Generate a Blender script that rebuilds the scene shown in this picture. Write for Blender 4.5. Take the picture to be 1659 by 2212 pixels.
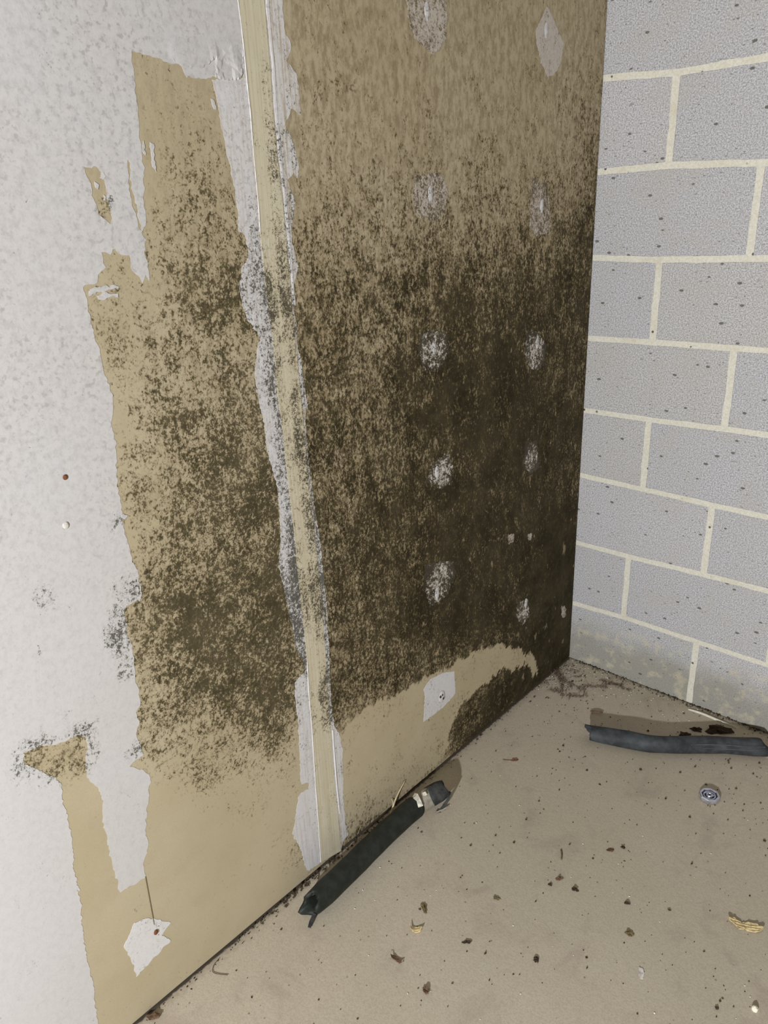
import bpy, bmesh, math, random
import numpy as np
from mathutils import Vector, Matrix, noise
from mathutils.geometry import delaunay_2d_cdt

for o in list(bpy.data.objects): bpy.data.objects.remove(o)
scn = bpy.context.scene
COL = scn.collection
random.seed(7)
rng = np.random.default_rng(11)

# ------------------------------------------------------------------ camera
cam_d = bpy.data.cameras.new('camera'); cam = bpy.data.objects.new('camera', cam_d); COL.objects.link(cam)
RIGHT = Vector((0.73928769, 0.67219071, -0.04016661))
DOWN = Vector((0.22052815, -0.29803704, -0.92873099))
FWD = Vector((-0.63625549, 0.67774152, -0.36857209))
m = Matrix.Identity(4)
for i in range(3):
    m[i][0], m[i][1], m[i][2] = RIGHT[i], -DOWN[i], -FWD[i]
m.translation = Vector((1.00790861, -1.91710216, 1.355862))
cam.matrix_world = m
cam_d.sensor_fit = 'VERTICAL'; cam_d.sensor_height = 36.0; cam_d.lens = 36.0 * 1640 / 2212
cam_d.clip_start = 0.02
scn.camera = cam

# ------------------------------------------------------------------ light
wd = bpy.data.worlds.new('world'); scn.world = wd; wd.use_nodes = True
bg = wd.node_tree.nodes['Background']
bg.inputs[0].default_value = (1.0, 0.90, 0.74, 1); bg.inputs[1].default_value = 0.235
ld = bpy.data.lights.new('work_light', 'POINT'); ld.energy = 400; ld.shadow_soft_size = 0.035
ld.color = (0.95, 0.97, 1.0)
lo = bpy.data.objects.new('work_light', ld); lo.location = (1.30, -3.6, 1.22); COL.objects.link(lo)

scn.view_settings.view_transform = 'Standard'; scn.view_settings.look = 'None'
scn.view_settings.exposure = 0.0; scn.view_settings.gamma = 1.0
scn.view_settings.use_curve_mapping = False

# ------------------------------------------------------------------ traced outlines, millimetres on their own surface
# drywall: (y, z) on the plane x = 0      floor: (x, y) on z = 0
SKIM = [(-1101,2240),(-1101,1500),(-1107,1557),(-1113,1544),(-1124,1541),(-1137,1542),(-1153,1542),(-1160,1542),(-1173,1540),(-1189,1539),(-1205,1539),(-1210,1547),(-1215,1554),(-1228,1553),(-1242,1558),(-1256,1559),(-1270,1560),(-1280,1563),(-1287,1563),(-1288,1532),(-1290,1504),(-1292,1467),(-1293,1438),(-1295,1399),(-1301,1386),(-1301,1361),(-1302,1349),(-1311,1341),(-1306,1331),(-1312,1316),(-1309,1299),(-1310,1276),(-1314,1285),(-1320,1275),(-1325,1281),(-1332,1289),(-1335,1301),(-1335,1313),(-1348,1313),(-1355,1323),(-1363,1316),(-1376,1319),(-1375,1310),(-1372,1298),(-1385,1290),(-1389,1283),(-1410,1277),(-1408,1262),(-1409,1249),(-1407,1235),(-1406,1209),(-1403,1182),(-1400,1154),(-1396,1128),(-1399,1104),(-1406,1085),(-1405,1058),(-1406,1035),(-1408,1019),(-1412,1010),(-1412,973),(-1413,951),(-1414,923),(-1412,900),(-1408,872),(-1405,844),(-1404,824),(-1407,804),(-1419,804),(-1433,805),(-1437,798),(-1437,782),(-1440,756),(-1435,732),(-1438,701),(-1441,674),(-1438,649),(-1438,627),(-1451,617),(-1447,595),(-1456,579),(-1453,547),(-1452,532),(-1465,531),(-1477,526),(-1457,504),(-1447,486),(-1454,454),(-1463,422),(-1473,391),(-1474,352),(-1489,322),(-1489,293),(-1536,299),(-1539,330),(-1540,362),(-1539,399),(-1538,436),(-1539,461),(-1531,495),(-1534,517),(-1547,549),(-1546,571),(-1538,596),(-1536,618),(-1547,631),(-1562,630),(-1581,634),(-1602,643),(-1627,647),(-1628,628),(-1617,613),(-1606,596),(-1592,579),(-1587,562),(-1591,537),(-1589,505),(-1591,472),(-1594,434),(-1600,398),(-1599,355),(-1603,365),(-1601,341),(-1608,283),(-1613,229),(-1614,184),(-1615,158),(-1617,117),(-1623,67),(-1629,-14),(-1629,4),(-2690,4),(-2690,2240)]
SKIM_HOLES = [[(-1381,1425),(-1362,1424),(-1353,1404),(-1355,1387),(-1352,1370),(-1356,1353),(-1368,1364),(-1375,1383),(-1375,1404)],[(-1317,1433),(-1313,1429),(-1316,1402),(-1314,1384),(-1312,1361),(-1310,1343),(-1315,1348),(-1317,1373),(-1320,1396)]]
LIP = [(-1102,1610),(-1101,1575),(-1107,1551),(-1112,1544),(-1128,1542),(-1145,1542),(-1156,1543),(-1154,1566),(-1161,1563),(-1173,1556),(-1183,1552),(-1193,1553),(-1203,1553),(-1215,1555),(-1226,1557),(-1234,1564),(-1234,1579),(-1234,1595)]
TAPE_L = [(-1102,2240),(-1102,1644),(-1101,1622),(-1100,1587),(-1100,1540),(-1099,1503),(-1100,1459),(-1100,1414),(-1100,1374),(-1102,1333),(-1101,1298),(-1101,1263),(-1099,1219),(-1097,1189),(-1096,1143),(-1097,1072),(-1093,1014),(-1093,946),(-1091,875),(-1088,800),(-1089,734),(-1087,665),(-1085,592),(-1085,528),(-1088,453),(-1088,385),(-1090,316),(-1093,221),(-1095,121),(-1098,14)]
TAPE_R = [(-1053,2240),(-1053,1651),(-1053,1604),(-1052,1568),(-1054,1518),(-1054,1480),(-1053,1441),(-1052,1400),(-1050,1366),(-1049,1324),(-1049,1288),(-1049,1251),(-1049,1213),(-1048,1167),(-1046,1135),(-1045,1078),(-1044,1020),(-1043,968),(-1043,888),(-1041,813),(-1037,744),(-1035,673),(-1036,601),(-1035,525),(-1037,470),(-1038,403),(-1038,332),(-1039,209),(-1037,104),(-1036,-2)]
STRIP_L = [(-1162,1540),(-1159,1515),(-1156,1494),(-1153,1464),(-1148,1433),(-1143,1401),(-1141,1375),(-1143,1335),(-1132,1331),(-1130,1316),(-1129,1296),(-1145,1283),(-1153,1255),(-1153,1239),(-1148,1216),(-1145,1201),(-1127,1180),(-1122,1166),(-1134,1143),(-1140,1107),(-1140,1081),(-1134,1043),(-1131,1015),(-1132,977),(-1124,946),(-1117,901),(-1118,848),(-1120,812),(-1131,760),(-1127,720),(-1121,679),(-1113,625),(-1109,572),(-1095,533),(-1092,510),(-1111,504),(-1118,497),(-1123,472),(-1122,405),(-1125,338),(-1130,270),(-1129,251),(-1112,246),(-1111,228),(-1131,233),(-1141,227),(-1152,188),(-1165,148),(-1159,124),(-1147,83),(-1142,33),(-1133,16),(-1098,14),(-1095,121),(-1093,221),(-1090,316),(-1088,385),(-1088,453),(-1085,528),(-1085,592),(-1087,665),(-1089,734),(-1088,800),(-1091,875),(-1093,946),(-1093,1014),(-1097,1072),(-1096,1143),(-1097,1189),(-1099,1219),(-1101,1263),(-1101,1298),(-1102,1333),(-1100,1374),(-1100,1414),(-1100,1459),(-1099,1503),(-1100,1540),(-1100,1546)]
STRIP_R = [(-1053,2240),(-1018,2240),(-1016,1656),(-1018,1620),(-1005,1596),(-1019,1576),(-1011,1572),(-997,1557),(-996,1503),(-1015,1511),(-1031,1487),(-1015,1457),(-1009,1427),(-1013,1411),(-1021,1419),(-1035,1408),(-1028,1388),(-1024,1372),(-1037,1330),(-1037,1315),(-1026,1275),(-1040,1248),(-1046,1239),(-1045,1213),(-1042,1182),(-1042,1133),(-1036,1116),(-1036,1088),(-1030,1040),(-1039,1013),(-1039,967),(-1036,895),(-1031,819),(-1025,749),(-1024,689),(-1021,626),(-1024,574),(-1023,530),(-1027,465),(-1030,386),(-1025,336),(-1012,304),(-1008,265),(-1012,191),(-1016,142),(-1016,76),(-1011,24),(-1026,22),(-1036,-2),(-1036,-2),(-1037,104),(-1039,209),(-1038,332),(-1038,403),(-1037,470),(-1035,525),(-1036,601),(-1035,673),(-1037,744),(-1041,813),(-1043,888),(-1043,968),(-1044,1020),(-1045,1078),(-1046,1135),(-1048,1167),(-1049,1213),(-1049,1251),(-1049,1288),(-1049,1324),(-1050,1366),(-1052,1400),(-1053,1441),(-1054,1480),(-1054,1518),(-1052,1568),(-1053,1604),(-1053,1651)]
PATCHES = [([(-730,1695),(-722,1657),(-706,1640),(-666,1622),(-648,1622),(-621,1649),(-614,1679),(-616,1710),(-629,1740),(-714,1728)],0.42,(-675,1685),0),([(-269,1746),(-231,1718),(-194,1684),(-203,1647),(-227,1622),(-256,1616),(-286,1640),(-305,1673),(-310,1697)],0.07,(-270,1702),0),([(-715,1413),(-672,1417),(-628,1416),(-618,1383),(-626,1350),(-655,1333),(-699,1341),(-722,1357),(-724,1385)],0.6,(-673,1382),0),([(-306,1409),(-243,1397),(-222,1339),(-215,1295),(-280,1284),(-311,1308),(-311,1363)],0.66,(-264,1351),0),([(-713,1119),(-668,1121),(-623,1107),(-617,1069),(-645,1036),(-696,1040),(-717,1076)],0.86,(-669,1085),0),([(-308,1073),(-255,1063),(-220,1025),(-227,974),(-282,972),(-320,1018)],0.86,(-264,1035),0),([(-627,848),(-605,810),(-612,770),(-650,766),(-703,800),(-683,831)],0.84,(-666,810),0),([(-711,599),(-607,572),(-598,532),(-636,484),(-698,486),(-721,544)],0.93,(-673,510),0),([(-320,337),(-267,322),(-252,263),(-288,249),(-325,288)],0.84,(-277,314),0),([(-304,791),(-248,784),(-232,703),(-277,696),(-312,738)],0.955,None,0),([(-72,215),(-47,207),(-40,169),(-60,169)],0.45,None,0),([(-376,557),(-347,550),(-346,525),(-371,531)],0.6,None,0),([(-279,526),(-260,522),(-256,502),(-273,505)],0.5,None,0),([(-705,285),(-650,278),(-607,259),(-603,189),(-652,175),(-732,176),(-724,244),(-729,269)],0.03,(-661,212),1),([(-1525,216),(-1503,210),(-1461,160),(-1482,147),(-1468,121),(-1542,100),(-1543,137),(-1551,184)],0.02,(-1492,165),2)]
FLAKES = [[(-1406,1274),(-1387,1276),(-1366,1276),(-1358,1272),(-1371,1270),(-1389,1269),(-1405,1265)],[(-1393,1264),(-1379,1267),(-1362,1264),(-1362,1259),(-1376,1261),(-1391,1259)],[(-1278,1456),(-1274,1453),(-1275,1431),(-1275,1418),(-1279,1425),(-1279,1443)],[(-1289,1457),(-1287,1453),(-1288,1439),(-1291,1445)],[(-1169,1515),(-1165,1515),(-1161,1502),(-1165,1502)],[(-1415,951),(-1405,947),(-1410,943),(-1415,945)],[(-1355,1418),(-1352,1413),(-1356,1409),(-1361,1411)],[(-1369,1407),(-1364,1403),(-1366,1397),(-1371,1400)],[(-1359,1391),(-1355,1387),(-1359,1382),(-1363,1385)]]
CLEAN = [(-997,319),(-930,330),(-838,310),(-789,305),(-703,296),(-601,281),(-490,267),(-391,232),(-344,197),(-291,177),(-283,147),(-245,139),(-209,89),(-193,37),(-227,43),(-248,99),(-286,112),(-334,115),(-378,156),(-427,149),(-478,148),(-551,144),(-588,135),(-602,114),(-632,74),(-643,28),(-701,10),(-889,4),(-1011,23),(-1023,174)]
LINE = [(-1490,296),(-1492,183)]
LINE2 = [(-655,298),(-654,281)]
RUST = (-1486,1030)
CHIP = (-1499,962)
STRAW = [(-885,8),(-811,50)]
MOLD_ROWS = [[0, 0, 0, 0, 0, 0, 0, 0, 0, 0, 0, 0, 0, 0, 0, 0, 0, 0, 0, 0, 0, 1, 3, 5, 6, 6, 6, 6, 6, 6, 6, 6, 5, 4, 4, 4, 4, 4, 3, 2, 3, 6, 9, 13, 16, 17, 17, 18, 18, 18, 18, 18, 18, 18, 18, 18, 18, 18, 18, 18, 18, 18, 18, 18, 18, 18, 18],
 [0, 0, 0, 0, 0, 0, 0, 0, 0, 0, 0, 0, 0, 0, 0, 0, 0, 0, 0, 0, 2, 4, 5, 6, 6, 6, 6, 6, 6, 6, 6, 5, 4, 3, 3, 4, 4, 3, 3, 3, 6, 9, 12, 16, 16, 17, 17, 18, 18, 18, 18, 18, 18, 18, 18, 18, 18, 18, 18, 18, 18, 18, 18, 18, 18, 18, 18],
 [0, 0, 0, 0, 0, 0, 0, 0, 0, 0, 0, 0, 0, 0, 0, 0, 0, 0, 0, 1, 4, 6, 6, 6, 6, 6, 5, 5, 6, 5, 4, 3, 2, 2, 3, 4, 4, 3, 4, 5, 8, 11, 14, 16, 16, 17, 17, 18, 18, 18, 18, 18, 18, 18, 18, 18, 18, 18, 18, 18, 18, 18, 18, 18, 18, 18, 18],
 [0, 0, 0, 0, 0, 0, 0, 0, 0, 0, 0, 0, 0, 0, 0, 0, 0, 0, 1, 3, 6, 6, 6, 6, 6, 5, 5, 5, 5, 4, 3, 2, 1, 2, 3, 4, 4, 4, 5, 7, 10, 12, 14, 16, 16, 17, 17, 18, 18, 18, 18, 18, 18, 18, 18, 18, 18, 18, 18, 18, 18, 18, 18, 18, 18, 18, 18],
 [0, 0, 0, 0, 0, 0, 0, 0, 0, 0, 0, 0, 0, 0, 0, 0, 0, 0, 1, 3, 5, 5, 5, 5, 5, 4, 4, 4, 3, 2, 2, 1, 1, 1, 2, 3, 3, 4, 6, 8, 10, 12, 14, 16, 16, 16, 17, 18, 18, 18, 18, 18, 18, 18, 18, 18, 18, 18, 18, 18, 18, 18, 18, 18, 18, 18, 18],
 [0, 0, 0, 0, 0, 0, 0, 0, 0, 0, 0, 0, 0, 0, 0, 0, 0, 0, 1, 3, 4, 4, 5, 5, 4, 4, 3, 3, 2, 1, 1, 0, 0, 1, 2, 2, 3, 4, 6, 9, 11, 13, 14, 14, 15, 15, 16, 17, 18, 17, 17, 18, 18, 18, 18, 18, 18, 18, 18, 18, 18, 18, 18, 18, 18, 18, 18],
 [0, 0, 0, 0, 0, 0, 0, 0, 0, 0, 0, 0, 0, 0, 0, 0, 0, 0, 1, 2, 3, 4, 4, 4, 3, 3, 2, 2, 1, 1, 0, 0, 0, 1, 1, 2, 2, 4, 7, 9, 11, 12, 13, 13, 14, 15, 16, 17, 17, 17, 17, 17, 17, 17, 17, 17, 18, 18, 18, 18, 18, 18, 18, 18, 18, 18, 18],
 [0, 0, 0, 0, 0, 0, 0, 0, 0, 0, 0, 0, 0, 0, 0, 0, 0, 0, 0, 2, 2, 3, 3, 3, 3, 2, 1, 1, 0, 0, 0, 0, 0, 1, 1, 1, 2, 4, 7, 10, 11, 12, 12, 12, 13, 14, 15, 16, 16, 17, 17, 17, 17, 17, 17, 17, 18, 18, 18, 18, 18, 18, 18, 18, 18, 18, 18],
 [0, 0, 0, 0, 0, 0, 0, 0, 0, 0, 0, 0, 0, 0, 0, 0, 0, 0, 0, 1, 2, 2, 2, 2, 2, 1, 1, 0, 0, 0, 0, 0, 0, 0, 0, 0, 1, 5, 8, 10, 11, 11, 12, 12, 13, 14, 15, 16, 16, 16, 16, 16, 16, 17, 17, 18, 18, 18, 18, 18, 18, 18, 18, 18, 18, 18, 18],
 [0, 0, 0, 0, 0, 0, 0, 0, 0, 0, 0, 0, 0, 0, 0, 0, 0, 0, 0, 1, 2, 2, 2, 1, 1, 0, 0, 0, 0, 0, 0, 0, 0, 0, 0, 2, 4, 7, 9, 10, 11, 11, 12, 12, 13, 14, 15, 16, 16, 16, 16, 16, 17, 17, 18, 18, 18, 18, 18, 18, 18, 18, 18, 18, 18, 18, 18],
 [0, 0, 0, 0, 0, 0, 0, 0, 0, 0, 0, 0, 0, 0, 0, 1, 1, 1, 0, 1, 1, 2, 1, 1, 0, 0, 0, 0, 0, 0, 1, 1, 0, 1, 3, 5, 8, 10, 10, 11, 11, 12, 12, 12, 14, 15, 16, 16, 16, 16, 17, 17, 17, 18, 18, 18, 18, 18, 18, 18, 18, 18, 18, 18, 18, 18, 18],
 [0, 0, 0, 0, 0, 0, 0, 0, 0, 0, 0, 0, 0, 0, 1, 2, 2, 1, 0, 1, 2, 1, 0, 0, 0, 0, 0, 1, 1, 1, 1, 1, 3, 6, 8, 9, 10, 11, 11, 12, 12, 12, 13, 14, 15, 16, 16, 16, 17, 17, 17, 18, 18, 18, 18, 18, 18, 18, 18, 18, 18, 18, 18, 18, 18, 18, 18],
 [0, 0, 0, 0, 0, 0, 0, 0, 0, 0, 0, 0, 0, 1, 2, 2, 1, 0, 1, 2, 2, 0, 0, 0, 0, 0, 2, 3, 3, 3, 4, 6, 8, 10, 11, 11, 12, 12, 12, 12, 13, 14, 15, 15, 16, 16, 17, 17, 17, 18, 18, 18, 18, 18, 18, 18, 18, 18, 18, 18, 18, 18, 18, 18, 18, 18, 18],
 [0, 0, 0, 0, 0, 0, 0, 0, 0, 0, 0, 0, 0, 1, 2, 1, 0, 1, 3, 4, 3, 0, 0, 0, 2, 5, 6, 6, 6, 6, 8, 10, 12, 12, 12, 13, 13, 14, 14, 14, 15, 15, 16, 16, 17, 17, 17, 18, 18, 18, 18, 18, 18, 18, 18, 18, 18, 18, 18, 18, 18, 18, 18, 18, 18, 18, 18],
 [0, 0, 0, 0, 0, 0, 0, 0, 0, 0, 0, 0, 1, 2, 2, 2, 3, 4, 6, 7, 5, 1, 1, 4, 8, 9, 10, 10, 10, 10, 12, 12, 13, 13, 14, 14, 14, 15, 15, 15, 16, 16, 17, 17, 17, 18, 18, 18, 18, 18, 18, 18, 18, 18, 18, 18, 18, 18, 18, 18, 18, 18, 18, 18, 18, 18, 18],
 [0, 0, 0, 0, 0, 0, 0, 0, 0, 0, 0, 1, 3, 4, 3, 4, 5, 7, 9, 11, 7, 3, 5, 9, 14, 13, 13, 13, 14, 13, 12, 13, 13, 14, 14, 15, 15, 16, 16, 16, 17, 17, 18, 18, 18, 18, 18, 18, 18, 18, 18, 18, 18, 18, 18, 18, 18, 18, 18, 18, 18, 18, 18, 18, 18, 18, 17],
 [0, 0, 0, 0, 0, 0, 0, 0, 0, 0, 1, 2, 6, 6, 6, 6, 7, 9, 12, 14, 10, 7, 9, 12, 15, 15, 15, 15, 14, 13, 12, 13, 14, 14, 15, 15, 16, 16, 17, 17, 18, 18, 18, 18, 18, 18, 18, 18, 18, 18, 18, 18, 18, 18, 18, 18, 18, 18, 18, 18, 18, 18, 18, 18, 17, 16, 15],
 [0, 0, 0, 0, 0, 0, 0, 0, 0, 0, 1, 4, 7, 8, 7, 7, 9, 11, 13, 15, 12, 10, 11, 13, 16, 16, 15, 15, 13, 12, 13, 13, 14, 14, 15, 16, 17, 17, 18, 18, 18, 18, 18, 18, 18, 18, 18, 18, 18, 18, 18, 18, 18, 18, 18, 18, 18, 18, 18, 18, 18, 18, 18, 17, 16, 15, 13],
 [0, 0, 0, 0, 0, 0, 0, 0, 0, 0, 3, 6, 9, 9, 8, 8, 10, 12, 14, 16, 14, 12, 12, 14, 15, 15, 14, 14, 13, 13, 13, 14, 14, 15, 16, 17, 18, 18, 18, 18, 18, 18, 18, 18, 18, 18, 18, 18, 18, 18, 18, 18, 18, 18, 18, 18, 18, 18, 18, 18, 18, 18, 17, 16, 15, 14, 13],
 [0, 0, 0, 0, 0, 0, 0, 0, 1, 3, 5, 7, 9, 10, 9, 11, 13, 14, 15, 16, 15, 13, 12, 14, 14, 14, 14, 14, 14, 14, 14, 14, 15, 15, 16, 17, 18, 18, 18, 18, 18, 18, 18, 18, 18, 18, 18, 18, 18, 18, 18, 18, 18, 18, 18, 18, 18, 18, 18, 18, 18, 18, 17, 16, 15, 15, 14],
 [0, 0, 0, 0, 0, 0, 0, 1, 3, 6, 7, 7, 9, 10, 11, 13, 14, 15, 16, 16, 15, 13, 12, 13, 13, 13, 14, 14, 14, 14, 14, 15, 15, 16, 17, 17, 18, 18, 18, 18, 18, 18, 18, 18, 18, 18, 18, 18, 18, 18, 18, 18, 18, 18, 18, 18, 18, 18, 18, 18, 18, 18, 17, 16, 16, 16, 15],
 [0, 0, 0, 0, 0, 0, 0, 2, 5, 7, 8, 9, 10, 10, 12, 15, 15, 16, 16, 16, 15, 13, 12, 13, 13, 13, 13, 14, 14, 14, 14, 15, 16, 16, 17, 17, 18, 18, 18, 18, 18, 18, 18, 18, 18, 18, 18, 18, 18, 18, 18, 18, 18, 18, 18, 18, 18, 18, 18, 18, 18, 18, 17, 17, 17, 16, 16],
 [0, 0, 0, 0, 0, 0, 0, 3, 7, 8, 8, 10, 11, 11, 13, 15, 16, 16, 16, 16, 15, 14, 12, 12, 12, 12, 13, 14, 14, 14, 15, 15, 16, 16, 17, 17, 17, 17, 17, 18, 18, 18, 18, 18, 18, 18, 18, 18, 18, 18, 18, 18, 18, 18, 18, 18, 18, 18, 18, 18, 18, 18, 17, 17, 16, 16, 16],
 [0, 0, 0, 0, 0, 0, 0, 4, 8, 8, 9, 11, 12, 13, 15, 16, 16, 16, 16, 16, 16, 14, 12, 12, 12, 12, 13, 14, 14, 15, 16, 16, 16, 16, 16, 16, 16, 16, 17, 18, 18, 18, 18, 18, 18, 18, 18, 18, 18, 18, 18, 18, 18, 18, 18, 18, 18, 18, 18, 18, 18, 17, 17, 16, 16, 16, 16],
 [0, 0, 0, 0, 0, 0, 0, 3, 8, 8, 9, 11, 13, 14, 14, 15, 16, 16, 16, 16, 16, 15, 14, 13, 13, 13, 13, 14, 14, 15, 16, 16, 16, 16, 16, 16, 16, 16, 17, 18, 18, 18, 18, 18, 18, 18, 18, 18, 18, 18, 18, 18, 18, 18, 18, 18, 18, 18, 18, 17, 17, 17, 16, 16, 16, 16, 16],
 [0, 0, 0, 0, 0, 0, 0, 2, 7, 9, 10, 12, 13, 14, 15, 16, 16, 16, 16, 16, 17, 16, 15, 14, 13, 14, 14, 14, 14, 15, 16, 16, 16, 16, 16, 16, 16, 16, 17, 18, 18, 18, 18, 18, 18, 18, 18, 18, 18, 18, 18, 18, 18, 18, 18, 18, 18, 18, 17, 17, 16, 16, 16, 16, 16, 16, 16],
 [0, 0, 0, 0, 0, 0, 0, 2, 6, 9, 12, 14, 14, 15, 15, 16, 16, 16, 16, 17, 18, 16, 15, 14, 14, 14, 14, 14, 14, 15, 16, 16, 16, 16, 16, 16, 16, 16, 17, 18, 18, 18, 18, 18, 18, 18, 18, 18, 18, 18, 18, 18, 18, 18, 18, 18, 18, 17, 17, 17, 17, 17, 17, 17, 16, 16, 16],
 [0, 0, 0, 0, 0, 0, 1, 3, 7, 11, 13, 14, 15, 16, 16, 16, 16, 16, 16, 16, 17, 15, 14, 14, 14, 14, 14, 14, 14, 15, 16, 16, 16, 16, 16, 16, 16, 16, 17, 18, 18, 18, 18, 18, 18, 18, 18, 18, 18, 18, 18, 18, 18, 18, 18, 18, 18, 18, 17, 17, 17, 17, 17, 17, 17, 16, 17],
 [0, 0, 0, 0, 0, 0, 1, 3, 7, 11, 13, 15, 16, 16, 16, 16, 16, 16, 16, 16, 16, 15, 15, 14, 14, 14, 14, 14, 14, 15, 16, 16, 16, 16, 16, 16, 16, 16, 17, 18, 18, 18, 18, 18, 18, 18, 18, 18, 18, 18, 18, 18, 18, 18, 18, 18, 18, 18, 18, 18, 18, 18, 17, 17, 17, 17, 17],
 [0, 0, 0, 0, 0, 0, 1, 3, 7, 12, 13, 14, 16, 16, 16, 16, 16, 16, 16, 16, 16, 16, 14, 13, 13, 14, 14, 14, 14, 15, 16, 16, 16, 16, 16, 16, 16, 16, 17, 18, 18, 18, 18, 18, 18, 18, 18, 18, 18, 18, 18, 18, 18, 18, 18, 18, 18, 18, 18, 18, 18, 18, 18, 18, 18, 18, 18],
 [0, 0, 0, 0, 0, 0, 0, 3, 7, 11, 13, 14, 15, 16, 16, 16, 15, 15, 16, 16, 16, 15, 14, 12, 13, 14, 14, 14, 14, 15, 16, 16, 16, 16, 16, 16, 16, 16, 17, 18, 18, 18, 18, 18, 18, 18, 18, 18, 18, 18, 18, 18, 18, 18, 18, 18, 18, 18, 18, 18, 18, 18, 18, 18, 18, 18, 18],
 [0, 0, 0, 0, 0, 0, 0, 3, 7, 11, 13, 14, 15, 16, 15, 15, 14, 14, 15, 15, 15, 15, 14, 12, 13, 14, 14, 14, 14, 15, 16, 16, 16, 16, 16, 16, 16, 16, 17, 18, 18, 18, 17, 17, 17, 17, 18, 18, 18, 18, 18, 18, 18, 18, 18, 18, 18, 18, 18, 18, 18, 18, 18, 18, 18, 18, 18],
 [0, 0, 0, 0, 0, 0, 0, 2, 5, 10, 13, 14, 14, 14, 14, 13, 13, 13, 14, 14, 15, 16, 14, 12, 13, 14, 14, 14, 14, 15, 15, 16, 15, 15, 15, 15, 16, 16, 17, 17, 17, 17, 17, 16, 16, 17, 18, 18, 18, 18, 18, 18, 18, 18, 18, 18, 18, 18, 18, 18, 18, 18, 18, 18, 18, 18, 18],
 [0, 0, 0, 0, 0, 0, 0, 1, 4, 8, 11, 13, 14, 13, 13, 12, 12, 12, 13, 14, 15, 16, 14, 12, 13, 14, 14, 14, 14, 14, 15, 15, 14, 14, 14, 15, 16, 16, 16, 16, 16, 16, 16, 17, 17, 18, 18, 18, 18, 18, 18, 18, 18, 18, 18, 18, 18, 18, 18, 18, 18, 18, 18, 17, 17, 17, 17],
 [0, 0, 0, 0, 0, 0, 0, 1, 3, 7, 9, 11, 11, 12, 12, 12, 12, 12, 13, 14, 15, 16, 14, 13, 13, 13, 13, 13, 14, 14, 14, 14, 14, 14, 14, 15, 16, 16, 16, 16, 16, 16, 17, 17, 18, 18, 18, 18, 18, 18, 18, 18, 18, 18, 18, 18, 18, 18, 18, 17, 17, 17, 17, 17, 17, 16, 16],
 [0, 0, 0, 0, 0, 0, 0, 0, 2, 4, 6, 8, 10, 12, 12, 12, 12, 13, 14, 16, 16, 16, 15, 13, 12, 12, 12, 13, 14, 14, 14, 14, 14, 14, 14, 15, 16, 16, 16, 16, 16, 17, 17, 18, 18, 18, 18, 18, 18, 18, 18, 18, 18, 18, 18, 18, 18, 17, 17, 17, 16, 16, 16, 16, 16, 16, 16],
 [0, 0, 0, 0, 0, 0, 0, 0, 1, 3, 5, 8, 10, 11, 12, 13, 14, 14, 15, 16, 16, 16, 15, 13, 12, 12, 12, 13, 14, 14, 14, 14, 14, 14, 14, 15, 16, 16, 16, 16, 17, 17, 18, 18, 18, 18, 18, 18, 18, 18, 18, 18, 18, 18, 18, 18, 18, 17, 17, 16, 16, 16, 16, 16, 16, 16, 16],
 [0, 0, 0, 0, 0, 0, 0, 0, 1, 2, 6, 8, 10, 11, 12, 13, 14, 15, 16, 16, 16, 15, 14, 13, 12, 12, 12, 13, 13, 13, 13, 12, 13, 13, 14, 15, 16, 17, 17, 17, 18, 18, 18, 18, 18, 18, 18, 18, 18, 18, 18, 18, 18, 18, 18, 18, 17, 17, 17, 16, 16, 16, 16, 16, 16, 16, 16],
 [0, 0, 0, 0, 0, 0, 0, 0, 1, 4, 7, 9, 10, 11, 12, 13, 14, 15, 15, 15, 15, 14, 14, 13, 13, 13, 13, 13, 13, 12, 12, 12, 13, 13, 14, 15, 17, 18, 18, 18, 18, 18, 18, 18, 18, 18, 18, 18, 18, 18, 18, 18, 18, 18, 18, 18, 17, 17, 17, 16, 16, 16, 16, 16, 16, 16, 16],
 [0, 0, 0, 0, 0, 0, 0, 0, 1, 5, 8, 10, 10, 11, 12, 13, 14, 14, 14, 14, 14, 14, 14, 14, 14, 14, 14, 13, 12, 12, 12, 12, 13, 13, 14, 15, 16, 17, 17, 18, 18, 18, 18, 18, 18, 18, 18, 18, 18, 18, 18, 18, 18, 18, 18, 18, 17, 17, 16, 16, 16, 16, 16, 16, 16, 16, 16],
 [0, 0, 0, 0, 0, 0, 0, 0, 0, 4, 7, 8, 8, 9, 12, 13, 13, 14, 14, 14, 14, 14, 14, 14, 14, 14, 14, 13, 13, 12, 12, 12, 13, 13, 14, 15, 16, 16, 17, 17, 18, 18, 18, 18, 18, 18, 18, 18, 18, 18, 18, 18, 18, 18, 17, 17, 17, 16, 16, 16, 16, 16, 16, 16, 16, 16, 16],
 [0, 0, 0, 0, 0, 0, 0, 0, 0, 3, 5, 6, 7, 9, 11, 12, 12, 13, 14, 14, 14, 14, 14, 14, 14, 14, 13, 13, 12, 12, 12, 12, 13, 13, 14, 15, 15, 16, 17, 17, 18, 18, 18, 18, 18, 18, 18, 18, 18, 18, 18, 18, 17, 17, 16, 16, 16, 16, 16, 16, 16, 16, 16, 16, 16, 16, 16],
 [0, 0, 0, 0, 0, 0, 0, 0, 0, 1, 3, 4, 6, 9, 11, 12, 12, 13, 14, 14, 13, 13, 13, 13, 13, 12, 12, 12, 12, 12, 12, 12, 12, 13, 14, 15, 15, 16, 17, 17, 17, 17, 17, 17, 17, 17, 18, 18, 18, 18, 18, 18, 17, 17, 16, 16, 16, 16, 16, 16, 16, 16, 16, 16, 16, 16, 16],
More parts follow.
